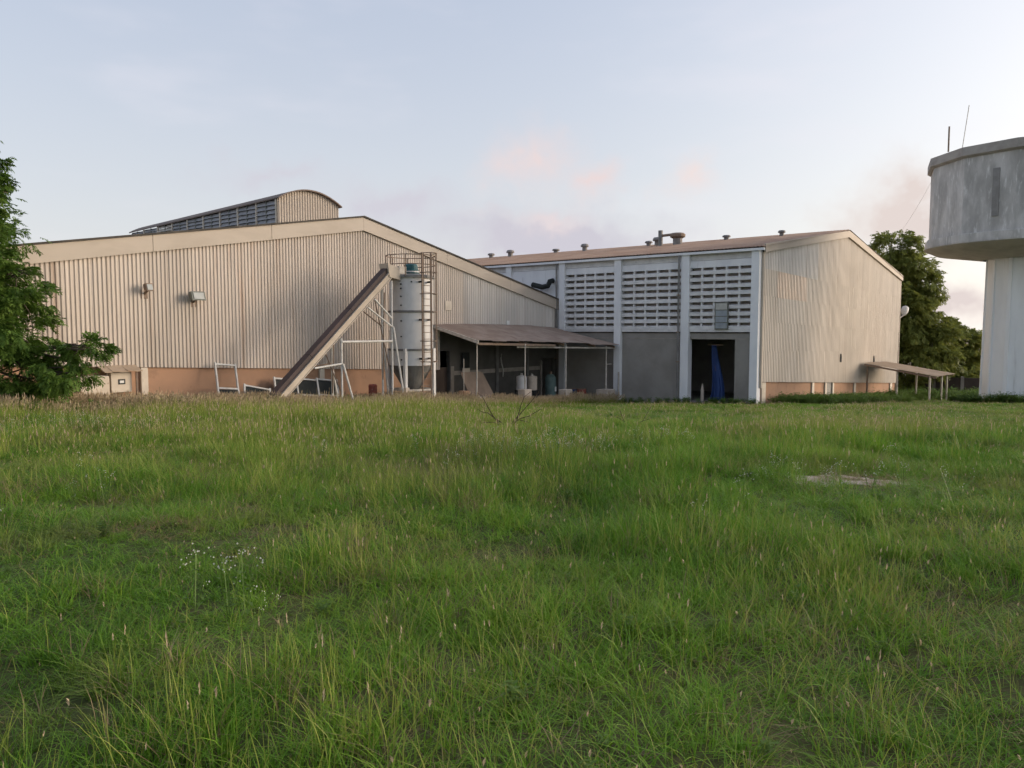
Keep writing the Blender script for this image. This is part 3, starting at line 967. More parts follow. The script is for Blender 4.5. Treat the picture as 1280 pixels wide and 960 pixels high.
# ------------------------------------------------------------------ inclined conveyor
def conveyor():
    off = 3.1
    base = W1(-23.6, off, 0)
    g = gzf(base)
    t = thing('inclined_conveyor', 'long inclined conveyor with cream side channel and dark brown cover rising to the silo', 'conveyor', (base.x, base.y, g), PHI)
    L = lambda a, y, z_: Vector((a + 23.6, y, z_ - g))
    AT1, AT2 = aw(421, 450, off)[0], aw(484, 420, off)[0]
    p0, p1 = Vector((0.0, 0, .05)), L(AT2 + .12, 0, 6.62)
    d = (p1 - p0).normalized()
    nrm = Vector((-d.z, 0, d.x))
    w = .20
    # cover: a folded lid of three lengths
    for i in range(3):
        q0, q1 = p0 + d * ((p1 - p0).length * i / 3 + .01), p0 + d * ((p1 - p0).length * (i + 1) / 3 - .01)
        mb = MB()
        s = Vector((0, w, 0))
        lo, hi = nrm * .10, nrm * .28
        mb.hexa([q0 - s + lo, q1 - s + lo, q1 + s + lo, q0 + s + lo, q0 - s * .96 + hi, q1 - s * .96 + hi, q1 + s * .96 + hi, q0 + s * .96 + hi])
        mb.build('cover', 'conveyor_brown', t)
    for yy, nm in ((-w - .03, 'side_channel'), (w + .03, 'side_channel')):
        mb = MB()
        s = Vector((0, yy, 0))
        mb.bar(p0 + s - nrm * .06, p1 + s - nrm * .06, .05, .20, up=nrm)
        mb.bar(p0 + s + nrm * .075, p1 + s + nrm * .075, .12, .03, up=nrm)
        mb.bar(p0 + s - nrm * .165, p1 + s - nrm * .165, .12, .03, up=nrm)
        mb.build(nm, 'conveyor_cream', t)
    MB().bar(p0 - nrm * .1, p1 - nrm * .1, .36, .04, up=nrm).build('trough_floor', 'hopper_grey', t)
    # discharge spout over the silo
    MB().hexa([tuple(p1 + Vector(q)) for q in ((-.2, -.3, -.25), (.45, -.3, -.35), (.45, .3, -.35), (-.2, .3, -.25), (-.3, -.3, .35), (.35, -.3, .2), (.35, .3, .2), (-.3, .3, .35))]).build('discharge_hood', 'conveyor_cream', t)
    # trestles
    def leg(a, b, r=.045, m='frame_white', nm='trestle_leg'):
        MB().tube([a, b], r, 8).build(nm, m, t)
    gl = lambda a, y: gzf(W1(a, off - y if False else off + 0, 0)) - g
    def under(a):
        x = a + 23.6
        k = (x - p0.x) / (p1.x - p0.x)
        return p0.z + (p1.z - p0.z) * k - .3
    for (at_, sp) in ((AT1, .55), (AT2, .6)):
        h = under(at_)
        for y in (-.32, .32):
            gy = gl(at_, 0)
            leg((at_ + 23.6, y, h), (at_ + 23.6, y, gy - .1))
            leg((at_ + 23.6 + .02, y * 1.2, h * .62), (at_ + 23.6 + sp, y * 1.7, gy - .1))
        leg((at_ + 23.6, -.32, h * .62), (at_ + 23.6 - 1.35, -.3, under(at_ - 1.35)), .04, nm='brace')
        leg((at_ + 23.6, .32, h * .62), (at_ + 23.6 - 1.35, .3, under(at_ - 1.35)), .03, 'steel_rust', 'brace')
        leg((at_ + 23.6, -.32, h * .15), (at_ + 23.6 - .5, .32, h * .9), .025, 'steel_rust', 'brace')
        leg((at_ + 23.6, .32, h * .15), (at_ + 23.6 - .4, -.3, h * .9), .025, 'steel_rust', 'brace')
    leg((AT1 + 23.6, -.34, 3.55 - g), (AT2 + 23.6, -.34, 3.55 - g), .05, nm='tie_bar')
    leg((AT2 + 23.6 - .95, -.3, under(AT2 - .95)), (AT2 + 23.6, -.33, 4.55 - g), .04, nm='brace')
    MB().box(AT2 + 23.6 + .5, AT2 + 23.6 + .72, -.65, -.45, -.2, .55).build('footing', 'concrete_tan', t)


conveyor()


# ------------------------------------------------------------------ lean-to in the corner
def lean_to():
    t = thing('lean_to_canopy', 'rusty tin lean-to roof on thin posts with concrete pedestals between the two warehouses', 'canopy', (R1.x, R1.y, 0), PHI)
    back = [(-11.45, 4.32), (-8.5, 4.34), (-5.6, 4.32), (-2.8, 4.27), (-.35, 4.12)]
    front = [(-11.2, 3.0, 3.50), (-8.3, 3.5, 3.40), (-5.4, 3.95, 3.32), (-2.9, 4.45, 3.20), (-.38, 4.85, 3.10)]
    rr = random.Random(9)
    n = 12
    def lerp(seq, s):
        x = s * (len(seq) - 1)
        i = min(int(x), len(seq) - 2)
        f = x - i
        return tuple(p + (q - p) * f for p, q in zip(seq[i], seq[i + 1]))
    for i in range(n):
        s0, s1 = i / n, (i + 1) / n
        mb = MB()
        k = 12
        lift = .012 * (i % 3) + rr.uniform(0, .02)
        ext = rr.uniform(-.12, .14)
        for j in range(k + 1):
            s = s0 + (s1 - s0) * j / k + (.004 if j == k else 0)
            a, zt = lerp(back, min(s, 1))
            fa, fo, fz = lerp(front, min(s, 1))
            h = .03 * (j % 2) + lift
            P = Vector((a, -.10, zt + h))
            Q = Vector((fa, -fo, fz + h))
            Q = Q + (Q - P).normalized() * ext
            mid = (P + Q) / 2 - Vector((0, 0, .03))
            mb.v += [tuple(P), tuple(mid), tuple(Q)]
        for j in range(k):
            mb.f += [(3 * j, 3 * j + 3, 3 * j + 4, 3 * j + 1), (3 * j + 1, 3 * j + 4, 3 * j + 5, 3 * j + 2)]
        mb.build('roof_sheet', 'canopy_tin', t, fixn=False)
    MB().bar((-11.42, -.12, 4.22), (-11.18, -3.05, 3.42), .08, .16).build('rafter', 'steel_pale', t)
    for s in (.3, .55, .8, .97):
        a, zt = lerp(back, s)
        fa, fo, fz = lerp(front, s)
        MB().bar((a, -.12, zt - .1), (fa, -fo + .1, fz - .09), .07, .12).build('rafter', 'steel_rust', t)
    MB().bar((-11.1, -2.95, 3.34), (-5.6, -3.85, 3.18), .08, .12).build('purlin', 'steel_rust', t)
    MB().bar((-8.2, -3.2, 3.12), (-.5, -4.6, 2.95), .06, .08).build('purlin', 'steel_pale', t)
    # posts on pedestals, along the front edge
    for (px, py, s, wd, ht, m) in ((596, 498, .03, .75, 1.0, 'concrete_tan'), (656, 495, .40, .62, 1.25, 'concrete_tan'),
                                   (707, 495, .66, .62, 1.25, 'concrete_tan'), (757, 495, .90, .95, 1.25, 'concrete_tan')):
        fa, fo, fz = lerp(front, s)
        fo -= .25
        a, _ = aw(px, py, fo)
        g = gzf(W1(a, fo))
        _, ztop = aw(px, 486.5 if s > .1 else 496, fo)
        zr = fz - .05
        ro = MB().box(a - wd / 2, a + wd / 2, -fo - wd / 2 * .8, -fo + wd / 2 * .8, g - .3, ztop).build('pedestal', m, t, bevel=.03)
        MB().tube([(a, -fo, ztop - .05), (a + .03, -fo, zr)], .036, 8).build('post', 'steel_pale', t)
    # small welded frame by the last post
    fo = 4.1
    a, _ = aw(766, 470, fo)
    g = gzf(W1(a, fo))
    for q in (-.05, -.75):
        MB().tube([(a + q, -fo, g), (a + q, -fo, 2.1)], .035, 8).build('rail_post', 'steel_pale', t)
    MB().tube([(a - .75, -fo, 1.95), (a - .05, -fo, 1.95)], .035, 8).build('rail', 'steel_pale', t)
    return t


lean_to()


def under_canopy():
    # slab under the lean-to
    o = MB()
    a0, a1 = -11.6, -.4
    pts = [(a0, .05), (a1, .05), (a1, 3.7), (a0, 2.6)]
    q = [W1(a, f, 0) for (a, f) in pts]
    zt = [gzf(p) + .06 for p in q]
    o.hexa([(p.x, p.y, z - .5) for p, z in zip(q, zt)] + [(p.x, p.y, z) for p, z in zip(q, zt)])
    tag(o.build('slab', 'floor_slab'), kind='structure')

    def put(px, py, off):
        a, z = aw(px, py, off)
        p = W1(a, off)
        k = (a - a0) / (a1 - a0)
        inner = 0 < k < 1 and off < 2.6 + 1.1 * k
        z = (zt[0] * (1 - k) + zt[1] * k) if inner else gzf(p)
        # height on the tilted slab: blend its front and back edge too
        if inner:
            zf = zt[3] * (1 - k) + zt[2] * k
            kk = (off - .05) / (2.55 + 1.1 * k)
            z = z * (1 - kk) + zf * kk
        return Vector((p.x, p.y, z))
    # sheet of board leaning in
    p = put(604, 500, 2.3)
    t = MB().hexa([(-.62, -.03, 0), (.95, -.03, 0), (.95, .03, 0), (-.62, .03, 0), (-.95, .75, 1.72), (.35, .75, 1.72), (.35, .81, 1.72), (-.95, .81, 1.72)])
    b = t.build('board_sheet', 'plywood', None, bevel=.01)
    b.location = p
    b.rotation_euler = (0, 0, PHI - .35)
    tag(b, 'large weathered board leaning back under the tin lean-to', 'board')
    # gas cylinder
    p = put(688, 500, 1.6)
    t = thing('gas_cylinder', 'tall grey green gas cylinder with domed top and white label', 'gas cylinder', p, PHI)
    MB().lathe([(.30, 0), (.33, .06), (.33, 1.45), (.30, 1.6), (.20, 1.72), (.08, 1.77)], 24).build('body', 'gas_green', t, smooth=True)
    MB().lathe([(.09, 1.76), (.09, 1.92), (.03, 1.93)], 12).build('valve', 'steel_rust', t)
    MB().box(-.02, .14, -.352, -.338, .72, 1.0).build('paper_label', 'label_white', t)
    # pale bins on a dark stand
    for (px, nm, m, lab) in ((652, 'steel_bin', 'galvanised', 'bluish grey steel bin on a dark stand beside the gas cylinder'), (665, 'steel_bin', 'concrete_tan', 'tan steel bin with a valve on a dark stand beside the gas cylinder')):
        p = put(px, 500, 2.1)
        t = thing(nm, lab, 'bin', p, PHI)
        s = MB().box(-.26, .26, -.3, .3, .72, .78).build('stand', 'black_panel', t)
        for sx in (-.22, .22):
            for sy in (-.26, .26):
                MB().box(sx - .025, sx + .025, sy - .025, sy + .025, 0, .72).build('leg', 'black_panel', s)
        MB().lathe([(.29, .785), (.30, .80), (.30, 1.52), (.27, 1.58), (.10, 1.62)], 20).build('barrel', m, t, smooth=False)
        MB().lathe([(.07, 1.61), (.07, 1.72), (.02, 1.74)], 10).build('valve', 'steel_pale', t)
    def drum(px, off, m, lab, h=.88, r=.29):
        p = put(px, 500, off)
        t = thing('steel_drum', lab, 'drum', p, PHI)
        MB().lathe([(r, 0), (r, h * .33), (r + .015, h * .335), (r + .015, h * .345), (r, h * .35), (r, h * .66), (r + .015, h * .665), (r + .015, h * .675), (r, h * .68), (r, h), (r - .02, h), (r - .02, h - .02)], 24).build('body', m, t)
        MB().lathe([(r + .012, h - .03), (r + .012, h + .01), (r - .01, h + .01)], 24).build('rim', 'steel_rust', t)
    drum(727, 2.9, 'drum_red', 'faded red and white drum under the tin lean-to')
    drum(716, 2.2, 'drum_blue', 'dark blue drum behind the red drum under the lean-to')
    drum(742, 2.4, 'black_panel', 'black drum standing near the last post of the lean-to', h=1.0)
    # notice board and paper on the back wall
    a, z = aw(582, 450, .10)
    n = thing('notice_board', 'dark framed board on the shaded wall under the lean-to', 'notice board', W1(a, .12, z), PHI)
    MB().box(-.28, .28, -.02, .05, -.42, .42).build('panel', 'black_panel', n)
    MB().box(-.30, .30, -.035, -.021, -.72, -.46).build('paper', 'cream_clean', n)
    # pallet of dark timber
    p = put(672, 500, 2.75)
    t = thing('timber_pallet', 'dark broken timber pallet lying in front of the gas cylinder', 'pallet', p, PHI)
    for i in range(5):
        MB().box(-.5, .5, -.4 + i * .18, -.28 + i * .18, .16, .19).build('plank', 'wood_dark', t)
    for i in range(3):
        MB().box(-.5 + i * .45, -.4 + i * .45, -.4, .44, 0, .158).build('bearer', 'wood_dark', t)
    # brick stub by the jamb
    p = put(580, 505, 2.2)
    s = MB().box(-.2, .2, -.2, .2, -.1, .75).build('brick_stub', 'plinth_terracotta', None, bevel=.02)
    s.location = p
    s.rotation_euler = (0, 0, PHI)
    tag(s, 'low brown masonry stub with a thin pipe beside the leaning board', 'pillar')
    MB().tube([(0, 0, .7), (0, 0, 2.4)], .02, 6).build('pipe', 'steel_pale', s)
    # white hose hanging on the wall
    a, z = aw(627, 452, .15)
    pts = [(.0, -.02, .45), (-.1, -.05, .2), (-.02, -.05, -.15), (.14, -.04, -.5), (.1, -.03, -.9)]
    hze = MB().tube(pts, .03, 8).build('hose', 'frame_white', None, smooth=True)
    hze.location = W1(a, .13, z)
    hze.rotation_euler = (0, 0, PHI)
    tag(hze, 'white hose hanging on the dark wall under the lean-to', 'hose')


under_canopy()


# blue tarpaulin hanging inside the doorway
def tarp():
    p = C2 + V * 2.75 + U * .9
    t = thing('tarpaulin', 'blue tarpaulin hanging in folds inside the dark doorway', 'tarpaulin', (p.x, p.y, -.03), PHI)
    mb = MB()
    n, m = 40, 14
    for j in range(m + 1):
        k = j / m
        z = .04 + 3.15 * k
        half = .46 - .34 * k ** .9
        for i in range(n + 1):
            s = i / n * 2 - 1
            y = s * half + .22 * k * k - .10 * sin(k * 5) * (1 - k)
            x = .10 * sin(s * 13 + .6 * sin(k * 4)) * (1.2 - .6 * k) + .05 * sin(s * 29 + k * 3)
            mb.v.append((x, y, z))
    for j in range(m):
        for i in range(n):
            a = j * (n + 1) + i
            mb.f.append((a, a + 1, a + n + 2, a + n + 1))
    o = mb.build('sheet', 'tarp_blue', t, smooth=True)
    s = o.modifiers.new('thickness', 'SOLIDIFY')
    s.thickness = .012
    MB().tube([(0, -.3, 3.22), (0, .6, 3.22)], .03, 8).build('hanging_rail', 'steel_rust', t)
    MB().tube([(.05, .12, 0), (.05, .12, 3.2)], .03, 8).build('pole', 'steel_rust', t)
    p = C2 + V * 3.55 + U * .7
    b = MB().lathe([(.09, 0), (.10, .08), (.09, .7), (.05, .85), (.05, .98)], 12).build('pipe_stub', 'concrete_tan')
    b.location = (p.x, p.y, -.03)
    tag(b, 'short pale pipe standing inside the doorway beside the tarpaulin', 'pipe')


tarp()


# ------------------------------------------------------------------ things along the front of the gabled warehouse
def front_things():
    # white ladder-like frames with dark panels leaning on the wall
    def frame(nm, lab, px, py, off, w, h, lean, yaw, rows, filled, roll=0.0, group=None):
        a, _ = aw(px, py, off)
        p = W1(a, off)
        p.z = gzf(p)
        t = thing(nm, lab, 'frame', p, PHI + yaw, group)
        t.rotation_euler = (-lean, roll, PHI + yaw)
        b = .032
        for x in (-w / 2, w / 2):
            MB().box(x - b, x + b, -.035, .035, 0, h).build('stile', 'frame_white', t)
        for z in rows:
            MB().box(-w / 2 + b, w / 2 - b, -.03, .03, z - .032, z + .032).build('rail', 'frame_white', t)
        for (z0, z1) in filled:
            MB().box(-w / 2 + b, w / 2 - b, -.012, .012, z0 + .052, z1 - .052).build('panel', 'black_panel', t)
        return t
    g1 = 'white framed dark panels leaning along the plinth'
    frame('panel_frame', 'tall white metal frame open at the top leaning on the brown plinth', 288, 495, .95, .92, 2.05, .30, .05, (1.98, .98, .42), ((.42, .98),), .10)
    frame('panel_frame', 'white framed dark panel tipped sideways on the plinth beside the tall open frame', 322, 495, 1.0, 1.15, 1.15, .42, -.1, (1.08, .1), ((.1, 1.08),), .22)
    for px, lab in ((361, 'white framed dark panel in the leaning row, end next to the conveyor foot'), (388, 'white framed dark panel in the middle of the leaning row under the conveyor'),
                    (413, 'white framed dark panel in the leaning row, end next to the trestle legs')):
        frame('panel_frame', lab, px, 495, .85, 1.12, 1.42, .34, .0, (1.36, .62, .1), ((.62, 1.36), (.1, .62)), .12, g1)
    # electricity box with its small tin hood
    a, z = aw(148, 478, .1)
    t = thing('meter_box', 'cream electricity box with dark window under a small tin hood', 'electric box', W1(a, .02, z), PHI)
    MB().box(-.37, .37, -.34, -.03, -.35, .38).build('cabinet', 'cream_clean', t, bevel=.015)
    MB().box(-.12, .13, -.352, -.342, -.06, .13).build('window_frame', 'black_panel', t)
    MB().box(-.07, .08, -.36, -.353, -.01, .08).build('window', 'label_white', t)
    for i in range(5):
        x = -.70 + i * .27
        MB().hexa([(x, -.62, .40 + .02 * (i % 2)), (x + .275, -.62, .40 + .02 * (i % 2)), (x + .275, .04, .62), (x, .04, .62),
                   (x, -.62, .43 + .02 * (i % 2)), (x + .275, -.62, .43 + .02 * (i % 2)), (x + .275, .04, .65), (x, .04, .65)]).build('hood_sheet', 'tin_tan', t)
    MB().box(.46, .52, -.5, -.44, -1.3, .42).build('hood_post', 'steel_rust', t)
    MB().box(-.60, -.54, -.5, -.44, -1.3, .42).build('hood_post', 'wood_dark', t)
    # flaking cream block
    a, z = aw(113, 490, .5)
    p = W1(a, .75)
    b = MB().box(-.55, .43, -.3, .55, -.3, 1.38).build('masonry_pier', 'cream_paint', None, bevel=.03)
    p.z = gzf(p)
    b.location = p
    b.rotation_euler = (0, 0, PHI)
    tag(b, 'flaking cream masonry pier beside the electricity box', 'pier')
    # floodlights
    def flood(px, py, lab, m2, w, h, tilt):
        a, z = aw(px, py, .35)
        t = thing('floodlight', lab, 'floodlight', W1(a, 0, z), PHI)
        MB().bar((0, -.03, -.25), (0, -.36, -.1), .06).build('bracket', 'steel_rust', t)
        MB().box(-.12, .12, -.06, -.02, -.42, -.08).build('wall_plate', 'steel_rust', t)
        hd = MB().hexa([(-w / 2, -.55, -h / 2), (w / 2, -.55, -h / 2), (w / 2, -.3, -h / 2 + .05), (-w / 2, -.3, -h / 2 + .05),
                        (-w / 2, -.44, h / 2), (w / 2, -.44, h / 2), (w / 2, -.24, h / 2 - .05), (-w / 2, -.24, h / 2 - .05)]).build('head', m2, t, bevel=.015)
        MB().hexa([(-w * .36, -.556, -h * .34), (w * .36, -.556, -h * .34), (w * .36, -.54, -h * .34), (-w * .36, -.54, -h * .34),
                   (-w * .36, -.475, h * .36), (w * .36, -.475, h * .36), (w * .36, -.46, h * .36), (-w * .36, -.46, h * .36)]).build('glass', 'lamp_glass', hd)
    flood(185, 359, 'small square rusty floodlight on the corrugated gable wall', 'steel_rust', .28, .30, 0)
    flood(246, 370, 'wide grey floodlight on the corrugated gable wall', 'lamp_grey', .58, .36, 0)
    # blank plates on the wall
    for (px, py, w, h, lab) in ((560, 382, .46, .48, 'pale blank plate on the gable wall beside the silo'), (635, 404, .28, .30, 'small white plate on the gable wall just above the tin lean-to')):
        a, z = aw(px, py, .07)
        pl = MB().box(-w / 2, w / 2, -.02, .0, -h / 2, h / 2).build('wall_plate', 'cream_clean' if w > .4 else 'label_white')
        pl.location = W1(a, .075, z)
        pl.rotation_euler = (0, 0, PHI)
        tag(pl, lab, 'plate')
    # small marker on a stake in the grass
    p = at(81, 497, 24.5)
    g = gzf(p)
    t = thing('stake_sign', 'small pale blank plate on a stake in the tall grass near the tree', 'sign', (p.x, p.y, g), .3)
    MB().box(-.02, .02, -.015, .015, -.2, .75).build('stake', 'steel_pale', t)
    MB().box(-.12, .12, -.03, -.018, .62, .86).build('plate', 'cream_clean', t)
    # red can behind the trestle
    a, _ = aw(466, 485, 1.3)
    p = W1(a, 1.3)
    t = thing('steel_drum', 'dull red can standing by the plinth behind the conveyor trestle', 'drum', (p.x, p.y, gzf(p)), PHI)
    MB().lathe([(.22, 0), (.22, .55), (.20, .57), (.2, 1.05), (.16, 1.1)], 16).build('body', 'drum_red', t)


front_things()


# ------------------------------------------------------------------ water tower
def tower():
    c = Vector(((1277 - 640) / 960 * 46.0, 46.0, 0))
    g = gzf(c)
    t = thing('water_tower', 'concrete water tower with stained twelve-sided tank on a pale faceted pillar', 'water tower', (c.x, c.y, g), 0)
    z = lambda q: q - g
    look = atan2(-c.y, -c.x)
    # a vertex lies 20 degrees off the left-hand tangent
    A0 = pi - radians(10) - atan2(c.x, c.y) * .0
    n = 12
    def ring(r, zz):
        return [(r * cos(A0 + 2 * pi * i / n), r * sin(A0 + 2 * pi * i / n), zz) for i in range(n)]
    # tank walls, panel by panel
    r0 = 5.25
    rw = random.Random(2)
    lo, hi = ring(r0, z(9.48)), ring(r0, z(13.75))
    li, hi2 = ring(r0 - .2, z(9.48)), ring(r0 - .2, z(13.75))
    tank = MB().lathe([(r0 - .22, z(9.4)), (r0 - .22, z(13.8))], n, a0=A0).build('tank', 'drum_tower', t)
    for i in range(n):
        j = (i + 1) % n
        MB().hexa([lo[i], lo[j], li[j], li[i], hi[i], hi[j], hi2[j], hi2[i]]).build('wall_panel', 'drum_tower', tank)
    for (rr_, zz, h, nm, m) in ((5.46, 13.72, .62, 'cap_ring', 'tower_cap'), (5.46, 8.95, .55, 'base_ring', 'drum_tower')):
        MB().lathe([(rr_ - .15 if nm == 'cap_ring' else rr_ - .02, z(zz)), (rr_, z(zz) + .1), (rr_, z(zz) + h - .04), (rr_ - .25, z(zz) + h)], n, a0=A0).build(nm, m, t)
    # slab roof
    MB().lathe([(5.2, z(14.30)), (.5, z(14.85))], n, a0=A0).build('roof_slab', 'tower_cap', t)
    # soffit
    MB().lathe([(2.2, z(8.22)), (4.7, z(8.62)), (5.40, z(8.953))], 48, cap=False).build('soffit', 'tower_soffit', t, smooth=True)
    # faceted pillar with shallow ribs
    pn = 12
    MB().lathe([(2.08, -1.0), (2.02, z(3)), (1.98, z(8.5))], pn, a0=A0 + .26).build('pillar', 'tower_pillar', t)
    for i in range(pn):
        an = A0 + .26 + 2 * pi * i / pn
        MB().hexa([(1.97 * cos(an - .06), 1.97 * sin(an - .06), -.9), (2.13 * cos(an - .05), 2.13 * sin(an - .05), -.9), (2.13 * cos(an + .05), 2.13 * sin(an + .05), -.9), (1.97 * cos(an + .06), 1.97 * sin(an + .06), -.9),
                   (1.9 * cos(an - .06), 1.9 * sin(an - .06), z(8.45)), (2.02 * cos(an - .05), 2.02 * sin(an - .05), z(8.45)), (2.02 * cos(an + .05), 2.02 * sin(an + .05), z(8.45)), (1.9 * cos(an + .06), 1.9 * sin(an + .06), z(8.45))]).build('pillar_rib', 'tower_pillar', t)
    # painted-over strip on one panel of the tank
    an = A0 + 2 * pi * 1.62 / n
    rad = r0 * cos(pi / n) / cos((an - A0) % (2 * pi / n) - pi / n)
    tn = Vector((-sin(A0 + 2 * pi * 1.5 / n), cos(A0 + 2 * pi * 1.5 / n), 0))
    nn = Vector((cos(A0 + 2 * pi * 1.5 / n), sin(A0 + 2 * pi * 1.5 / n), 0))
    P = nn * (r0 * cos(pi / n)) + tn * (.35)
    s_, o_ = tn * .17, nn * .05
    MB().hexa([tuple(P - s_ + Vector((0, 0, z(10.3)))), tuple(P + s_ + Vector((0, 0, z(10.3)))), tuple(P + s_ + o_ + Vector((0, 0, z(10.3)))), tuple(P - s_ + o_ + Vector((0, 0, z(10.3)))),
               tuple(P - s_ + Vector((0, 0, z(12.9)))), tuple(P + s_ + Vector((0, 0, z(12.9)))), tuple(P + s_ + o_ + Vector((0, 0, z(12.9)))), tuple(P - s_ + o_ + Vector((0, 0, z(12.9))))]).build('level_gauge', 'tower_strip', t)
    # two antennas standing on the cap
    p = at(1186, 175, 44.75)
    MB().tube([(p.x - c.x, p.y - c.y, z(14.2)), (p.x - c.x, p.y - c.y, z(15.62))], .045, 6).build('antenna', 'steel_rust', t)
    p = at(1203, 178, 44.2)
    MB().tube([(p.x - c.x, p.y - c.y, z(14.2)), (p.x - c.x + .3, p.y - c.y, z(16.66))], .02, 6).build('antenna', 'steel_pale', t)
    # cable running down to the warehouse
    q0 = Vector((c.x - 5.3, c.y + .2, 13.6))
    q1 = C2 + U * 24 + Vector((0, 0, 9.7))
    pts = []
    for i in range(17):
        k = i / 16
        p = q0.lerp(q1, k)
        p.z -= 1.2 * 4 * k * (1 - k) * .5
        pts.append(p)
    cb = MB().tube(pts, .007, 5).build('overhead_cable', 'steel_pale')
    tag(cb, 'thin cable from the water tower tank to the warehouse roof', 'cable')


tower()


# ------------------------------------------------------------------ far right: open shed, lamp, boundary wall, house behind
def far_right():
    # frame: along the gable of the louvred warehouse, out from its far end
    def G(a, off, z=0):
        p = C2 + U * a - V * off
        return Vector((p.x, p.y, z))
    AS = 19.6
    o = G(AS, 0)
    t = thing('open_shed', 'low open tin shed roof on thin poles against the end of the gable wall', 'shed', (o.x, o.y, 0), PHI)
    rr = random.Random(4)
    # roof runs from the wall outwards and falls away
    n = 7
    for i in range(n):
        a0 = -.2 + i * .95
        mb = MB()
        k = 8
        for j in range(k + 1):
            a = a0 + .97 * j / k
            h = .035 * (j % 2) + .012 * (i % 2)
            mb.v += [(a, -.35, 1.62 - .02 * a + h), (a + .1, -5.2, .80 - .02 * a + h + rr.uniform(-.02, .02))]
        for j in range(k):
            mb.f.append((2 * j, 2 * j + 2, 2 * j + 3, 2 * j + 1))
        mb.build('roof_sheet', 'tin_tan', t, fixn=False)
    MB().bar((-.2, -.4, 1.5), (-.1, -5.1, .70), .1, .12).build('rafter', 'steel_rust', t)
    MB().bar((6.3, -.4, 1.4), (6.4, -5.1, .60), .1, .12).build('rafter', 'steel_rust', t)
    for (a, off) in ((-.1, .6), (-.1, 2.6), (-.1, 4.7), (6.2, 2.6), (6.2, 4.7), (3.0, 4.9)):
        p = G(AS + a, off)
        g = gzf(p)
        MB().tube([(a, -off, g - .1), (a, -off, 1.52 - (off - .4) * .16)], .07, 8).build('post', 'steel_pale' if off > 1 else 'steel_rust', t)
    # lamp on the corner
    a_ = 31.1
    p = G(a_, .1, 0)
    t = thing('street_lamp', 'pale lamp head on a short arm at the far gable corner', 'lamp', (p.x, p.y, 5.15), PHI)
    MB().tube([(0, 0, -.1), (.25, -.15, .05), (.55, -.25, .25)], .05, 8).build('arm', 'steel_pale', t)
    hd = MB().lathe([(.06, 0), (.20, .15), (.30, .5), (.28, .85), (.12, 1.02), (.02, 1.06)], 14).build('lamp_head', 'frame_white', t, smooth=True)
    hd.location = (.42, -.2, .12)
    hd.rotation_euler = (0, radians(42), 0)
    # boundary wall across the back
    p0, p1 = at(1100, 470, 80), at(1400, 470, 70)
    d = Vector((p1.x - p0.x, p1.y - p0.y, 0))
    L = d.length
    ang = atan2(d.y, d.x)
    t = thing('boundary_wall', 'dark brown boundary wall with pale posts behind the shed', 'wall', (p0.x, p0.y, 0), ang)
    nseg = 8
    for i in range(nseg):
        x0, x1 = L * i / nseg, L * (i + 1) / nseg
        top_ = -.75 if i < 4 else -.35
        MB().box(x0 + .15, x1 - .15, -.1, .1, -4.2, top_ + .03 * (i % 2)).build('wall_panel', 'boundary', t)
        MB().box(x0 - .15, x0 + .148, -.18, .18, -4.2, top_ + (.9 if i == 4 else .15)).build('post', 'concrete' if i != 4 else 'cream_clean', t)
    # house roof corner beyond the trees
    p = at(1235, 440, 95)
    t = thing('distant_house', 'flat roofed house showing between the tree and the water tower', 'house', (p.x, p.y, -4), .3)
    MB().box(-3.5, 6, 0, 7, 0, 5.2).build('wall', 'concrete_tan', t)
    MB().box(-4.3, 6.8, -.8, 7.8, 5.2, 5.6).build('roof', 'tin_tan', t)
    w_ = MB().box(-2.4, -1.0, -.05, .02, 2.6, 4.0).build('window', 'black_panel', t)
    MB().box(-2.5, -.9, -.10, -.051, 2.45, 2.6).build('sill', 'cream_clean', w_)


far_right()


# ------------------------------------------------------------------ trees
def np_mesh(name, verts, faces, mats, rnd=None, midx=None):
    me = bpy.data.meshes.new(name)
    nv, nf = len(verts), len(faces)
    k = faces.shape[1]
    me.vertices.add(nv)
    me.vertices.foreach_set('co', verts.astype(np.float32).ravel())
    me.loops.add(nf * k)
    me.loops.foreach_set('vertex_index', faces.astype(np.int32).ravel())
    me.polygons.add(nf)
    me.polygons.foreach_set('loop_start', np.arange(0, nf * k, k, dtype=np.int32))
    for m in mats:
        me.materials.append(MAT[m])
    if midx is not None:
        me.polygons.foreach_set('material_index', midx.astype(np.int32))
    if rnd is not None:
        a = me.attributes.new('rnd', 'FLOAT', 'POINT')
        a.data.foreach_set('value', rnd.astype(np.float32))
    me.update()
    me.validate()
    return me


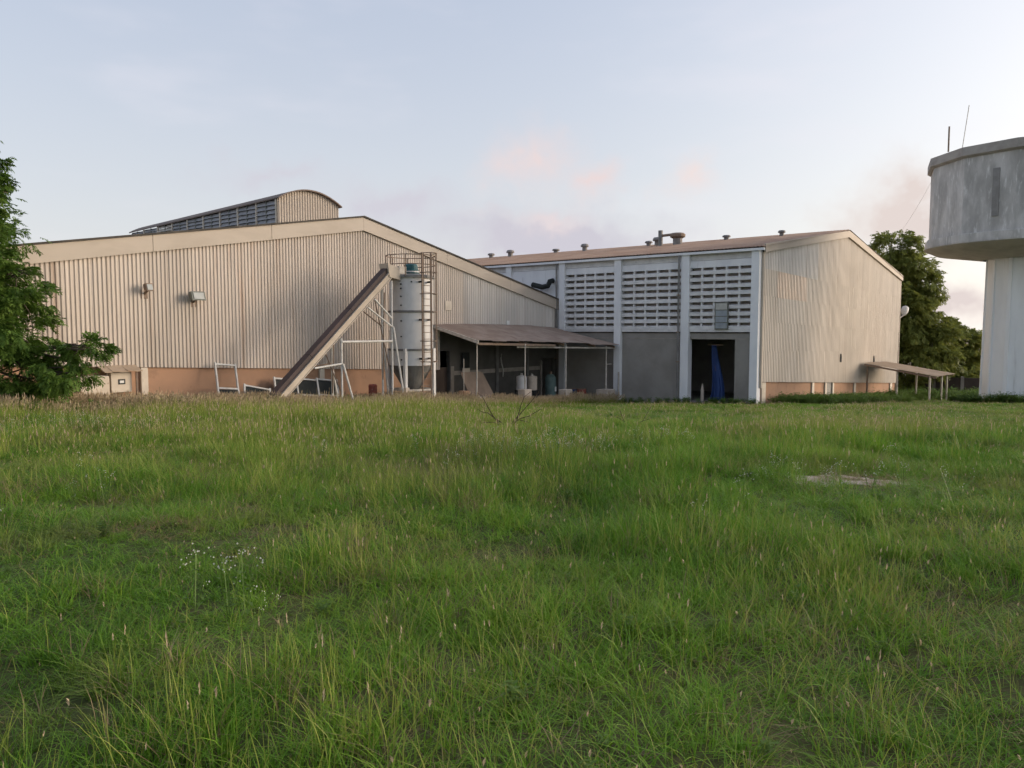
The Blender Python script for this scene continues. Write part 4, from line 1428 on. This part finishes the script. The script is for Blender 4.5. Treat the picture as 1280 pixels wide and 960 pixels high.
def sprays(centres, normals, size, nleaf, rng, leaf_l, leaf_w, droop=.35):
    """pinnate leaf sprays: a row of paired leaflets along a short drooping axis, at each centre"""
    n = len(centres)
    d = normals + rng.normal(0, .55, (n, 3))
    d[:, 2] -= droop * rng.random(n)
    d /= np.linalg.norm(d, axis=1)[:, None]
    upv = np.array([0, 0, 1.0]) + rng.normal(0, .35, (n, 3))
    s = np.cross(d, upv)
    s /= np.linalg.norm(s, axis=1)[:, None] + 1e-6
    t = np.cross(s, d)
    sz = size * rng.uniform(.65, 1.25, n)
    V_, R_ = [], []
    sr = rng.random(n)
    for k in range(nleaf):
        f = (k // 2 + .6) / (nleaf / 2)
        sd = 1 if k % 2 else -1
        root = centres + d * (sz * f)[:, None] - np.array([0, 0, 1]) * (sz * f * f * droop)[:, None]
        out = d * .55 + s * sd * .8 - t * rng.uniform(-.1, .35, n)[:, None] + rng.normal(0, .12, (n, 3))
        out /= np.linalg.norm(out, axis=1)[:, None]
        ll = leaf_l * rng.uniform(.7, 1.2, n) * (1 - .35 * abs(f - .5))
        lw = leaf_w * rng.uniform(.7, 1.2, n)
        wv = np.cross(out, t)
        wv /= np.linalg.norm(wv, axis=1)[:, None] + 1e-6
        tip = root + out * ll[:, None] - np.array([0, 0, 1]) * (ll * .25)[:, None]
        mid = root + out * (ll * .45)[:, None]
        V_.append(np.stack([root, mid + wv * lw[:, None] / 2, tip, mid - wv * lw[:, None] / 2], 1))
        R_.append(np.repeat((.6 * sr + .4 * rng.random(n))[:, None], 4, 1))
    V_ = np.concatenate(V_).reshape(-1, 3)
    R_ = np.concatenate(R_).ravel()
    F_ = np.arange(len(V_)).reshape(-1, 4)
    return V_, F_, R_


def tree(name, label, base, lobes, n_spray, size, nleaf, leaf_l, leaf_w, mat, trunk_r, seed, trunk_top, group=None):
    rng = np.random.default_rng(seed)
    t = thing(name, label, 'tree', base, 0, group)
    base = Vector(base)
    # trunk and limbs towards each lobe
    mb = MB()
    tt = Vector(trunk_top)
    mb.tube([(0, 0, -.3), tt * .4 + Vector((.12, .05, 0)), tt], trunk_r, 10, trunk_r * .62)
    mb.build('trunk', 'bark', t, smooth=True)
    limb = MB()
    rnd = random.Random(seed)
    for (c, r) in lobes:
        c = Vector(c) - base
        a = tt * rnd.uniform(.75, 1.0)
        m1 = a.lerp(c, .5) + Vector((rnd.uniform(-.3, .3), rnd.uniform(-.3, .3), rnd.uniform(-.1, .35) * 1.2))
        limb.tube([a, m1, c], trunk_r * .42, 7, trunk_r * .10)
        for _ in range(5):
            e = c + Vector((rnd.uniform(-1, 1), rnd.uniform(-1, 1), rnd.uniform(-.7, 1))).normalized() * (sum(r) / 3) * .85
            limb.tube([m1.lerp(c, rnd.uniform(.4, 1)), (c + e) / 2 + Vector((0, 0, .08)), e], trunk_r * .14, 5, trunk_r * .035)
    limb.build('limbs', 'bark', t, smooth=True)
    vol = np.array([r[0] * r[1] + r[1] * r[2] + r[0] * r[2] for _, r in lobes])
    cnt = (n_spray * vol / vol.sum()).astype(int)
    C_, N_ = [], []
    for (c, r), n in zip(lobes, cnt):
        # clumps on the lobe's skin, sprays in each clump
        nc = max(6, n // 26)
        dirs = rng.normal(0, 1, (nc, 3))
        dirs /= np.linalg.norm(dirs, axis=1)[:, None]
        rad = rng.uniform(.55, 1.12, nc)
        cc = np.array(c) + dirs * np.array(r) * rad[:, None]
        which = rng.integers(0, nc, n)
        cr = np.mean(r) * .30
        p = cc[which] + rng.normal(0, 1, (n, 3)) * np.array([1, 1, .55]) * cr * .55
        nn = dirs[which] + (p - cc[which]) / cr * .6
        nn /= np.linalg.norm(nn, axis=1)[:, None]
        C_.append(p)
        N_.append(nn)
    C_, N_ = np.concatenate(C_), np.concatenate(N_)
    V_, F_, R_ = sprays(C_, N_, size, nleaf, rng, leaf_l, leaf_w)
    me = np_mesh('crown', V_ - np.array(base), F_, [mat], R_)
    o = bpy.data.objects.new('crown', me)
    COL.objects.link(o)
    o.parent = t
    return t


def lob(px, py, D, rx, ry=None, rz=None):
    p = at(px, py, D)
    return (tuple(p), (rx, ry or rx, rz or rx * .8))


b = at(-95, 500, 23.0)
b.z = gzf(b)
tree('leafy_tree', 'dense green leafy tree with a low branch in front of the gabled warehouse', tuple(b),
     [lob(-12, 212, 22.8, .32, .45, .5), lob(-8, 245, 22.8, .38, .5, .5), lob(30, 478, 22.5, .9, .9, .4), lob(-70, 250, 23.0, 1.15, 1.5, 1.3), lob(-108, 200, 23.0, 1.6, 1.7, 1.3), lob(-34, 300, 22.7, .75, 1.0, .8), lob(-38, 350, 22.4, 1.35, 1.5, 1.0), lob(-12, 258, 22.8, .25, .5, .45), lob(-18, 225, 22.8, .25, .4, .3), lob(0, 318, 22.8, .42, .5, .35),
      lob(20, 372, 22.6, .75, 1.0, .5), lob(9, 415, 22.5, 1.1, 1.3, .7), lob(106, 437, 22.3, .72, .7, .30), lob(68, 447, 22.5, .7, .8, .36),
      lob(80, 470, 22.4, .95, .9, .36), lob(-1, 470, 22.7, 1.3, 1.2, .72), lob(-56, 400, 22.8, 1.9, 1.8, 1.5), lob(-82, 300, 23.0, 2.0, 2.0, 1.5),
      lob(-162, 300, 23.2, 2.4, 2.2, 2.2), lob(-166, 420, 23.0, 2.2, 2.0, 1.6), lob(19, 345, 22.7, .45, .6, .35)],
     17500, .24, 12, .13, .046, 'tree_leaf', .24, 21, (-.1, .1, 3.0))

b = at(1140, 480, 78)
b.z = gzf(b)
tree('broad_tree', 'tall broad tree rising behind the gable end of the louvred warehouse', tuple(b),
     [lob(1112, 315, 78, 2.6, 2.6, 1.7), lob(1138, 338, 77, 2.4, 2.6, 1.9), lob(1150, 362, 77, 1.9, 2.0, 1.6), lob(1172, 420, 77, 2.2, 2.2, 1.8), lob(1120, 385, 77, 3.2, 3, 2.6), lob(1155, 385, 77.5, 1.4, 1.6, 1.1),
      lob(1150, 415, 76.5, 2.5, 2.4, 2.0), lob(1165, 445, 76, 2.4, 2.2, 2.0), lob(1090, 420, 79, 3.2, 3, 3), lob(1130, 455, 77, 2.8, 2.4, 2.2), lob(1100, 350, 79, 2.5, 2.5, 2)],
     12000, .5, 10, .28, .13, 'far_leaf', .45, 33, (.2, 0, 5.0), 'trees beyond the shed')
b = at(1200, 480, 82)
b.z = gzf(b)
tree('bushy_tree', 'lower bushy tree between the broad tree and the water tower', tuple(b),
     [lob(1203, 428, 82, 1.5, 1.5, 1.3), lob(1188, 440, 82, 1.5, 1.4, 1.5), lob(1207, 452, 82, 1.4, 1.4, 1.6), lob(1190, 408, 83, .8, .8, 1.0), lob(1195, 470, 82, 2.2, 2, 1.2)],
     5000, .5, 10, .30, .14, 'far_leaf', .28, 34, (.1, 0, 3.0), 'trees beyond the shed')


# ------------------------------------------------------------------ grass: tuft prototypes scattered as instances
def blades(n, rad, hlo, hhi, w, lean, rng, seg=4, plume=0.0, pl=.045, pw=.004, curl=.6, cx=0.0, cy=0.0, mi=0, clump=1.0):
    """arrays of n grass blades rooted in a small disc; some carry a seed head"""
    Vs, Fs, Rs, Ms = [], [], [], []
    base = 0
    for i in range(n):
        a = rng.uniform(0, 2 * pi)
        r = rad * sqrt(rng.random())
        x, y = cx + r * cos(a), cy + r * sin(a)
        h = rng.uniform(hlo, hhi)
        la = a + rng.normal(0, .9)
        le = abs(rng.normal(lean, lean * .5))
        dx, dy = cos(la), sin(la)
        fa = rng.uniform(0, pi)
        wx, wy = cos(fa), sin(fa)
        ww = w * rng.uniform(.7, 1.3)
        rv = min(1.0, max(0.0, rng.normal(.5, .27)))
        pts = []
        for k in range(seg + 1):
            s = k / seg
            out = h * le * s * s
            zz = h * s * (1 - .35 * le * s * curl)
            if le * curl > .55:
                zz -= h * .5 * (le * curl - .55) * s ** 3
            hw = ww / 2 * (1 - s ** 1.6) + .0003
            pts.append((x + dx * out, y + dy * out, zz, hw))
        for (px_, py_, pz_, hw) in pts:
            Vs += [(px_ - wx * hw, py_ - wy * hw, pz_), (px_ + wx * hw, py_ + wy * hw, pz_)]
            Rs += [rv, rv]
        for k in range(seg):
            q = base + 2 * k
            Fs.append((q, q + 1, q + 3, q + 2))
            Ms.append(mi)
        base += 2 * (seg + 1)
        if plume and rng.random() < plume:
            tx, ty, tz, _ = pts[-1]
            L = pl * rng.uniform(.7, 1.4)
            for f in range(3):
                an = rng.uniform(0, 2 * pi)
                ox, oy = cos(an) * pw, sin(an) * pw
                z0 = tz - L * (.2 + .3 * f)
                Vs += [(tx, ty, z0), (tx + ox, ty + oy, z0 + L * .3), (tx + dx * .01, ty + dy * .01, z0 + L * .8), (tx - ox, ty - oy, z0 + L * .35)]
                Rs += [rv] * 4
                Fs.append((base, base + 1, base + 2, base + 3))
                Ms.append(3)
                base += 4
    return np.array(Vs), np.array(Fs), np.array(Rs), np.array(Ms)


GRASS_MATS = ['grass_green', 'grass_stem', 'grass_dry', 'seed_straw']


def patch(name, rad, rng, green, stem, dry, wk=1.0, seg=4, plume=.1, pl=.045, pw=.004):
    """a round patch of turf: green tufts, upright stems and dead blades; green/dry = (tufts, blades each), stem = count"""
    parts = []

    def spot():
        a, r = rng.uniform(0, 2 * pi), rad * sqrt(rng.random())
        return r * cos(a), r * sin(a)
    for _ in range(green[0]):
        cx, cy = spot()
        big = rng.uniform(.65, 1.25)
        parts.append(blades(green[1], .055 * max(1, wk * .6) * big, (.12 * big), .27 * big, .0052 * wk, .66, rng, seg, cx=cx, cy=cy, mi=0))
    for _ in range(dry[0]):
        cx, cy = spot()
        parts.append(blades(dry[1], .08, .10, .30, .0045 * wk, .65, rng, seg - 1, cx=cx, cy=cy, mi=2))
    if stem:
        parts.append(blades(stem, rad, .24, .48, .0042 * wk, .25, rng, seg, plume=plume, pl=pl, pw=pw, mi=1))
    off = 0
    Vs, Fs, Rs, Ms = [], [], [], []
    for (v_, f_, r_, m_) in parts:
        Vs.append(v_)
        Fs.append(f_ + off)
        Rs.append(r_)
        Ms.append(m_)
        off += len(v_)
    me = np_mesh(name, np.concatenate(Vs), np.concatenate(Fs), GRASS_MATS, np.concatenate(Rs), np.concatenate(Ms))
    return bpy.data.objects.new(name, me)


def weed_proto(name, mat, rng, n=9, leaf=.10, h=.30, flower=False):
    """a leafy herb: stems carrying ovate leaves, with or without small white flower heads"""
    Vs, Fs, Rs, Ms = [], [], [], []
    base = 0
    for i in range(n):
        a = rng.uniform(0, 2 * pi)
        le = rng.uniform(.1, .5)
        hh = h * rng.uniform(.6, 1.2)
        tip = np.array([cos(a) * hh * le, sin(a) * hh * le, hh])
        sd = np.array([-sin(a), cos(a), 0]) * .003
        Vs += [-sd, sd, tip + sd, tip - sd]
        Rs += [.3] * 4
        Fs.append((base, base + 1, base + 2, base + 3))
        Ms.append(0)
        base += 4
        nl = 3 if flower else 6
        for k in range(nl):
            f = rng.uniform(.25, 1.0)
            b2 = rng.uniform(0, 2 * pi)
            d = np.array([cos(b2), sin(b2), rng.uniform(-.1, .6)])
            d /= np.linalg.norm(d)
            s = np.cross(d, [0, 0, 1.0])
            s /= np.linalg.norm(s)
            L = leaf * rng.uniform(.6, 1.2)
            r0 = tip * f
            Vs += [r0, r0 + d * L * .5 + s * L * .22, r0 + d * L - np.array([0, 0, L * .25]), r0 + d * L * .5 - s * L * .22]
            Rs += [rng.random()] * 4
            Fs.append((base, base + 1, base + 2, base + 3))
            Ms.append(0)
            base += 4
        if flower:
            for k in range(4):
                c = tip + rng.normal(0, .016, 3)
                s1 = rng.uniform(.003, .006)
                for (ax, ay) in (((1, 0, 0), (0, 1, .3)), ((0, 0, 1), (.7, .7, 0))):
                    ax, ay = np.array(ax) * s1, np.array(ay) * s1
                    Vs += [c - ax, c - ay, c + ax, c + ay]
                    Rs += [rng.random()] * 4
                    Fs.append((base, base + 1, base + 2, base + 3))
                    Ms.append(1)
                    base += 4
    me = np_mesh(name, np.array(Vs), np.array(Fs), [mat, 'flower_white'] if flower else [mat], np.array(Rs), np.array(Ms))
    return bpy.data.objects.new(name, me)


def scatter(name, protos, pts, rot, scl, idx, label=None, cat=None):
    """one object whose points each carry one tuft"""
    coll = bpy.data.collections.new(name + '_tufts')
    for p in protos:
        coll.objects.link(p)
    order = sorted(range(len(protos)), key=lambda i: protos[i].name)
    inv = {protos_i: k for k, protos_i in enumerate(order)}
    idx = np.array([inv[int(i)] for i in idx])
    me = bpy.data.meshes.new(name)
    me.vertices.add(len(pts))
    me.vertices.foreach_set('co', pts.astype(np.float32).ravel())
    a = me.attributes.new('rot', 'FLOAT_VECTOR', 'POINT')
    a.data.foreach_set('vector', rot.astype(np.float32).ravel())
    a = me.attributes.new('scl', 'FLOAT_VECTOR', 'POINT')
    a.data.foreach_set('vector', scl.astype(np.float32).ravel())
    a = me.attributes.new('pick', 'INT', 'POINT')
    a.data.foreach_set('value', idx.astype(np.int32))
    o = bpy.data.objects.new(name, me)
    COL.objects.link(o)
    ng = bpy.data.node_groups.new(name + '_scatter', 'GeometryNodeTree')
    ng.interface.new_socket('Geometry', in_out='INPUT', socket_type='NodeSocketGeometry')
    ng.interface.new_socket('Geometry', in_out='OUTPUT', socket_type='NodeSocketGeometry')
    N = ng.nodes
    gi, go = N.new('NodeGroupInput'), N.new('NodeGroupOutput')
    ci = N.new('GeometryNodeCollectionInfo')
    ci.inputs['Collection'].default_value = coll
    ci.inputs['Separate Children'].default_value = True
    ci.inputs['Reset Children'].default_value = True
    ip = N.new('GeometryNodeInstanceOnPoints')
    ip.inputs['Pick Instance'].default_value = True

    def attr(nm, ty):
        nd = N.new('GeometryNodeInputNamedAttribute')
        nd.data_type = ty
        nd.inputs['Name'].default_value = nm
        return nd.outputs['Attribute']
    ng.links.new(gi.outputs[0], ip.inputs['Points'])
    ng.links.new(ci.outputs[0], ip.inputs['Instance'])
    ng.links.new(attr('pick', 'INT'), ip.inputs['Instance Index'])
    e2r = N.new('FunctionNodeEulerToRotation')
    ng.links.new(attr('rot', 'FLOAT_VECTOR'), e2r.inputs[0])
    ng.links.new(e2r.outputs[0], ip.inputs['Rotation'])
    ng.links.new(attr('scl', 'FLOAT_VECTOR'), ip.inputs['Scale'])
    ng.links.new(ip.outputs[0], go.inputs[0])
    md = o.modifiers.new('scatter', 'NODES')
    md.node_group = ng
    tag(o, label, cat, kind='stuff')
    return o


def vnoise(x, y, s, seed):
    """smooth value noise in numpy"""
    r = np.random.default_rng(seed)
    g = r.random((256, 256))
    X, Y = x * s + 500.3, y * s + 500.7
    i, j = np.floor(X).astype(int), np.floor(Y).astype(int)
    fx, fy = X - i, Y - j
    fx, fy = fx * fx * (3 - 2 * fx), fy * fy * (3 - 2 * fy)
    G = lambda a, b: g[a % 256, b % 256]
    return (G(i, j) * (1 - fx) + G(i + 1, j) * fx) * (1 - fy) + (G(i, j + 1) * (1 - fx) + G(i + 1, j + 1) * fx) * fy


def local1(x, y):
    dx, dy = x - R1.x, y - R1.y
    return dx * U.x + dy * U.y, -(dx * V.x + dy * V.y)      # a, off


def local2(x, y):
    dx, dy = x - C2.x, y - C2.y
    return dx * U.x + dy * U.y, dx * V.x + dy * V.y          # along the gable, along the facade


BARE = [(4.0, 9.2, .70, .42), (-2.98, 6.3, .24, .18), (-2.05, 6.35, .18, .14), (4.75, 9.1, .30, .18)]


def free(x, y):
    """outside the buildings, the slab and the bare patches"""
    a, f = local1(x, y)
    ok = ~((f < .25) & (a < .2))
    ok &= ~((a > -11.8) & (a < .2) & (f < 3.6 + (a + 11.4) * .12))
    p, q = local2(x, y)
    ok &= ~((p > -.45) & (q > -.2) & (p < 31.4))
    ok &= np.hypot(x - 30.5, y - 46) > 2.15
    for (bx, by, rx, ry) in BARE:
        w = 1 + .5 * (vnoise(x, y, 5.0, 77) - .5)
        ok &= ((x - bx) / rx) ** 2 + ((y - by) / ry) ** 2 > w
    return ok


def field(n, ymin, ymax, rng, spread=.80, margin=3.0):
    """random points over the wedge of field in front of the camera, with a margin on both sides"""
    y = np.sqrt(rng.uniform(ymin ** 2, ymax ** 2, n))
    x = rng.uniform(-1, 1, n) * (y * spread + margin)
    return x, y


def lattice(ymin, ymax, st, rng, spread=.78, margin=2.5):
    """jittered lattice over the same wedge"""
    xm = ymax * spread + margin
    gx, gy = np.meshgrid(np.arange(-xm, xm, st), np.arange(ymin, ymax, st))
    x = (gx + rng.uniform(-.5, .5, gx.shape) * st).ravel()
    y = (gy + rng.uniform(-.5, .5, gy.shape) * st).ravel()
    k = np.abs(x) < y * spread + margin
    return x[k], y[k]


def wilt(n, rng, t=.12):
    r = np.zeros((n, 3))
    r[:, 0] = rng.normal(0, t, n)
    r[:, 1] = rng.normal(0, t, n)
    r[:, 2] = rng.uniform(0, 2 * pi, n)
    return r


def height_map(x, y):
    """how tall the grass stands: tall towards the gabled warehouse, short in the middle right"""
    h = .68 + .7 * (vnoise(x, y, .33, 1) - .5) + 1.0 * (vnoise(x, y, 1.0, 2) - .5) + .7 * (vnoise(x, y, 2.6, 3) - .5)
    tallzone = np.clip((y - 13) / 6, 0, 1) * np.clip((1.5 - x) / 4, 0, 1)
    h += .55 * tallzone
    h *= .66 + .34 * np.clip((y - 5) / 6, 0, 1)
    for (bx, by, rx, ry) in ((4.1, 8.3, 1.6, 1.1), (-2.9, 5.8, .8, .6), (-2.0, 5.9, .5, .5)):
        q = ((x - bx) / rx) ** 2 + ((y - by) / ry) ** 2
        h *= 1 - .68 * np.exp(-q)
    shortzone = np.clip((y - 15) / 5, 0, 1) * np.clip((x - 0) / 3, 0, 1)
    h *= 1 - .50 * shortzone
    return np.clip(h, .22, 1.6)


def grow():
    rng = np.random.default_rng(5)

    def kit(tag_, rad, wk, seg, k, pl, pw):
        ps = [patch('turf_%s_a%d' % (tag_, i), rad, rng, (10 * k, 18), 4 * k, (1, 10), wk, seg, .02, pl, pw) for i in range(4)]
        ps += [patch('turf_%s_b%d' % (tag_, i), rad, rng, (7 * k, 16), 24 * k, (2, 12), wk, seg, .04 if tag_ == 'n' else .09, pl, pw) for i in range(3)]
        ps += [patch('turf_%s_c%d' % (tag_, i), rad, rng, (5 * k, 13), 14 * k, (5 * k, 14), wk, seg, .06 if tag_ == 'n' else .2, pl, pw) for i in range(3)]
        return ps

    def pick(x, y, r):
        n = len(x)
        dry = .75 * vnoise(x, y, .42, 9) + .4 * vnoise(x, y, 1.7, 10)
        stem = .75 * vnoise(x, y, .30, 12) + .3 * vnoise(x, y, 1.2, 13) + .12 * np.clip((y - 9) / 10, 0, 1) + .25 * np.clip((y - 12) / 6, 0, 1) * np.clip((1 - x) / 5, 0, 1)
        id_ = r.integers(0, 4, n)
        s = r.random(n) < np.clip((stem - .45) * 3.0, .05, .9)
        id_[s] = r.integers(4, 7, s.sum())
        d = r.random(n) < np.clip((dry - .63) * 4.5, .03, .9)
        id_[d] = r.integers(7, 10, d.sum())
        return id_

    def lay(name, kitp, bands, keep=None):
        parts = []
        for (y0, y1, st, sx) in bands:
            x, y = lattice(y0, y1, st, rng)
            k = free(x, y)
            if keep is not None:
                k &= keep(x, y)
            x, y = x[k], y[k]
            h = height_map(x, y) * rng.uniform(.8, 1.2, len(x))
            w = np.full(len(x), sx) * rng.uniform(.9, 1.15, len(x))
            parts.append((x, y, h, w))
        x, y, h, w = (np.concatenate([p[i] for p in parts]) for i in range(4))
        P = np.stack([x, y, gz(x, y) - .012], 1)
        scatter(name, kitp, P, wilt(len(x), rng, .06), np.stack([w, w, h], 1), pick(x, y, rng))
        return len(x)

    lay('field_grass', kit('n', .24, 1.0, 4, 1, .045, .004), ((1.5, 6.5, .25, 1.0), (6.5, 11, .27, 1.1)))
    lay('middle_grass', kit('m', .34, 1.7, 3, 2, .06, .006), ((11, 18, .36, 1.05), (18, 27, .44, 1.25)))

    def keep_far(x, y):
        p, q = local2(x, y)
        worn = (p > -2.6) & (p < 0) & (q > .3) & (rng.random(len(x)) < .8)
        return ~worn & (y < 30 + 35 * np.clip((x - 2) / 10, 0, 1) + 8 * np.clip((x + 14) / 8, 0, 1))
    lay('meadow_grass', kit('f', .5, 3.0, 3, 2, .09, .010), ((27, 44, .62, 1.15), (44, 62, .8, 1.4)), keep_far)
    # straw-coloured seeding grass along the gabled warehouse
    sd = []
    for i in range(3):
        v_, f_, r_, m_ = blades(46, .32, .40, .72, .008, .2, rng, 4, plume=.9, pl=.10, pw=.012, mi=1)
        sd.append(bpy.data.objects.new('seed_g%d' % i, np_mesh('seed_g%d' % i, v_, f_, GRASS_MATS, r_, m_)))
    N = 2100
    a = rng.uniform(-33, -1.5, N)
    f = .4 + 5.5 * rng.random(N) ** 1.7
    x = R1.x + U.x * a - V.x * f
    y = R1.y + U.y * a - V.y * f
    k = free(x, y)
    x, y = x[k], y[k]
    n = len(x)
    w = rng.uniform(.8, 1.2, n)
    hh = rng.uniform(.75, 1.3, n) * (.8 + .5 * (vnoise(x, y, .5, 31) - .5))
    scatter('seeding_grass', sd, np.stack([x, y, gz(x, y) - .01], 1), wilt(n, rng, .08), np.stack([w, w, hh], 1), rng.integers(0, 3, n))
    lit = [patch('litter_%d' % i, .16, rng, (1, 5), 1, (5, 12), .9, 4, 0) for i in range(3)]
    xs, ys = [], []
    for (bx, by, rx, ry) in BARE:
        n = int(60 * rx)
        xs.append(rng.normal(bx, rx * .75, n))
        ys.append(rng.normal(by, ry * .75, n))
    x, y = np.concatenate(xs), np.concatenate(ys)
    n = len(x)
    w = rng.uniform(.6, 1.1, n)
    scatter('dry_litter', lit, np.stack([x, y, gz(x, y) - .01], 1), wilt(n, rng, .3), np.stack([w, w, rng.uniform(.12, .4, n)], 1), rng.integers(0, 3, n))
    # pale flowering herbs in drifts
    fl = [weed_proto('herb_a%d' % i, 'weed_green', rng, 6, .05, .30, True) for i in range(3)]
    xs, ys = [], []
    for (px, D, sx, sy, n) in ((645, 11.2, .6, .45, 60), (700, 12.5, 1.6, 1.2, 40), (1000, 8.6, .8, .5, 16), (110, 15.5, .9, .5, 60), (285, 4.3, .12, .12, 4),
                               (1250, 9, 2, 2, 4), (600, 8, 6, 4, 8)):
        c = at(px, 600, D)
        xs.append(rng.normal(c.x, sx, n))
        ys.append(rng.normal(D, sy, n))
    x, y = np.concatenate(xs), np.concatenate(ys)
    k = free(x, y) & (y > 2.2)
    x, y = x[k], y[k]
    n = len(x)
    s_ = rng.uniform(.6, 1.2, n)
    scatter('flowering_herbs', fl, np.stack([x, y, gz(x, y)], 1), wilt(n, rng), np.stack([s_, s_, s_ * 1.05], 1), rng.integers(0, 3, n))
    # broad-leaved weeds: thick along the gable of the louvred warehouse, few in the field
    wd = [weed_proto('weed_a%d' % i, 'weed_green', rng, 14, .16, .55) for i in range(3)]
    a = rng.uniform(1.2, 31, 1500)
    f = np.abs(rng.normal(1.2, 1.3, 1500)) + .25
    x1 = C2.x + U.x * a - V.x * f
    y1 = C2.y + U.y * a - V.y * f
    an = rng.uniform(0, 2 * pi, 300)
    rr_ = rng.uniform(2.3, 3.6, 300)
    x2, y2 = 30.5 + rr_ * np.cos(an), 46 + rr_ * np.sin(an)
    x3, y3 = field(620, 2.2, 24, rng)
    x4, y4 = rng.uniform(14, 42, 500), rng.uniform(58, 74, 500)
    a5 = rng.uniform(-33, -26, 160)
    f5 = rng.uniform(.5, 6, 160)
    x5, y5 = R1.x + U.x * a5 - V.x * f5, R1.y + U.y * a5 - V.y * f5
    q6 = rng.uniform(-.4, 12.5, 260)
    p6 = -.3 - np.abs(rng.normal(.25, .5, 260))
    x6, y6 = C2.x + U.x * p6 + V.x * q6, C2.y + U.y * p6 + V.y * q6
    s_ = np.concatenate([rng.uniform(.45, 1.15, 1500), rng.uniform(.6, 1.2, 300), rng.uniform(.12, .30, 620), rng.uniform(.9, 1.8, 500), rng.uniform(.6, 1.1, 160), rng.uniform(.25, .85, 260)])
    x, y = np.concatenate([x1, x2, x3, x4, x5, x6]), np.concatenate([y1, y2, y3, y4, y5, y6])
    k = free(x, y)
    x, y, s_ = x[k], y[k], s_[k]
    n = len(x)
    scatter('leafy_weeds', wd, np.stack([x, y, gz(x, y)], 1), wilt(n, rng), np.stack([s_, s_, s_], 1), rng.integers(0, 3, n))


grow()


# bare patches: thin skins of earth that follow the ground
def bare():
    rnd = random.Random(12)
    mb = MB()
    for (bx, by, rx, ry) in (BARE[0], BARE[3]):
        i0 = len(mb.v)
        n, m = 40, 5
        ph = [rnd.uniform(0, 6) for _ in range(3)]
        mb.v.append((bx, by, gzf((bx, by)) + .010))
        for k in range(1, m + 1):
            for j in range(n):
                a = 2 * pi * j / n
                w = 1.15 + .2 * sin(3 * a + ph[0]) + .14 * sin(7 * a + ph[1]) + .08 * sin(13 * a + ph[2])
                x, y = bx + rx * w * cos(a) * k / m, by + ry * w * sin(a) * k / m
                mb.v.append((x, y, gzf((x, y)) + (.010 if k < m else -.03) + .006 * sin(9 * x + 7 * y + ph[2])))
        for j in range(n):
            mb.f.append((i0, i0 + 1 + j, i0 + 1 + (j + 1) % n))
        for k in range(m - 1):
            for j in range(n):
                a, b = i0 + 1 + k * n + j, i0 + 1 + k * n + (j + 1) % n
                mb.f.append((a, b, b + n, a + n))
    o = mb.build('bare_earth', 'bare_dirt', None, smooth=True, fixn=False)
    tag(o, kind='structure')


bare()


# dead branches standing out of the grass
def dead_branches():
    for (px, py, D, lab, seed, S) in ((632, 545, 17.5, 'dead bare branch with curved twigs sticking out of the grass before the lean-to', 3, 1.0),
                                      (788, 548, 18.5, 'small low dead branch in the short grass before the grey infill wall', 8, .6)):
        p = at(px, py, D)
        rnd = random.Random(seed)
        t = MB()
        for k in range(7 if S > .8 else 5):
            a = rnd.uniform(-.4, .6) + (pi if k % 2 else 0)
            L = S * rnd.uniform(.6, 1.05)
            pts = []
            for j in range(6):
                s = j / 5
                pts.append((cos(a) * L * s * rnd.uniform(.85, 1.0) + .05 * sin(5 * s + k), .25 * sin(a * 2 + k) * s, S * (.95 * s * rnd.uniform(.9, 1.05) - .45 * s * s * (k % 3))))
            t.tube(pts, .014 * S + .004, 6, .004)
        o = t.build('dead_branch', 'twig', None, smooth=True)
        o.location = (p.x, p.y, gzf(p) - .02)
        o['label'] = lab
        o['category'] = 'branch'


dead_branches()
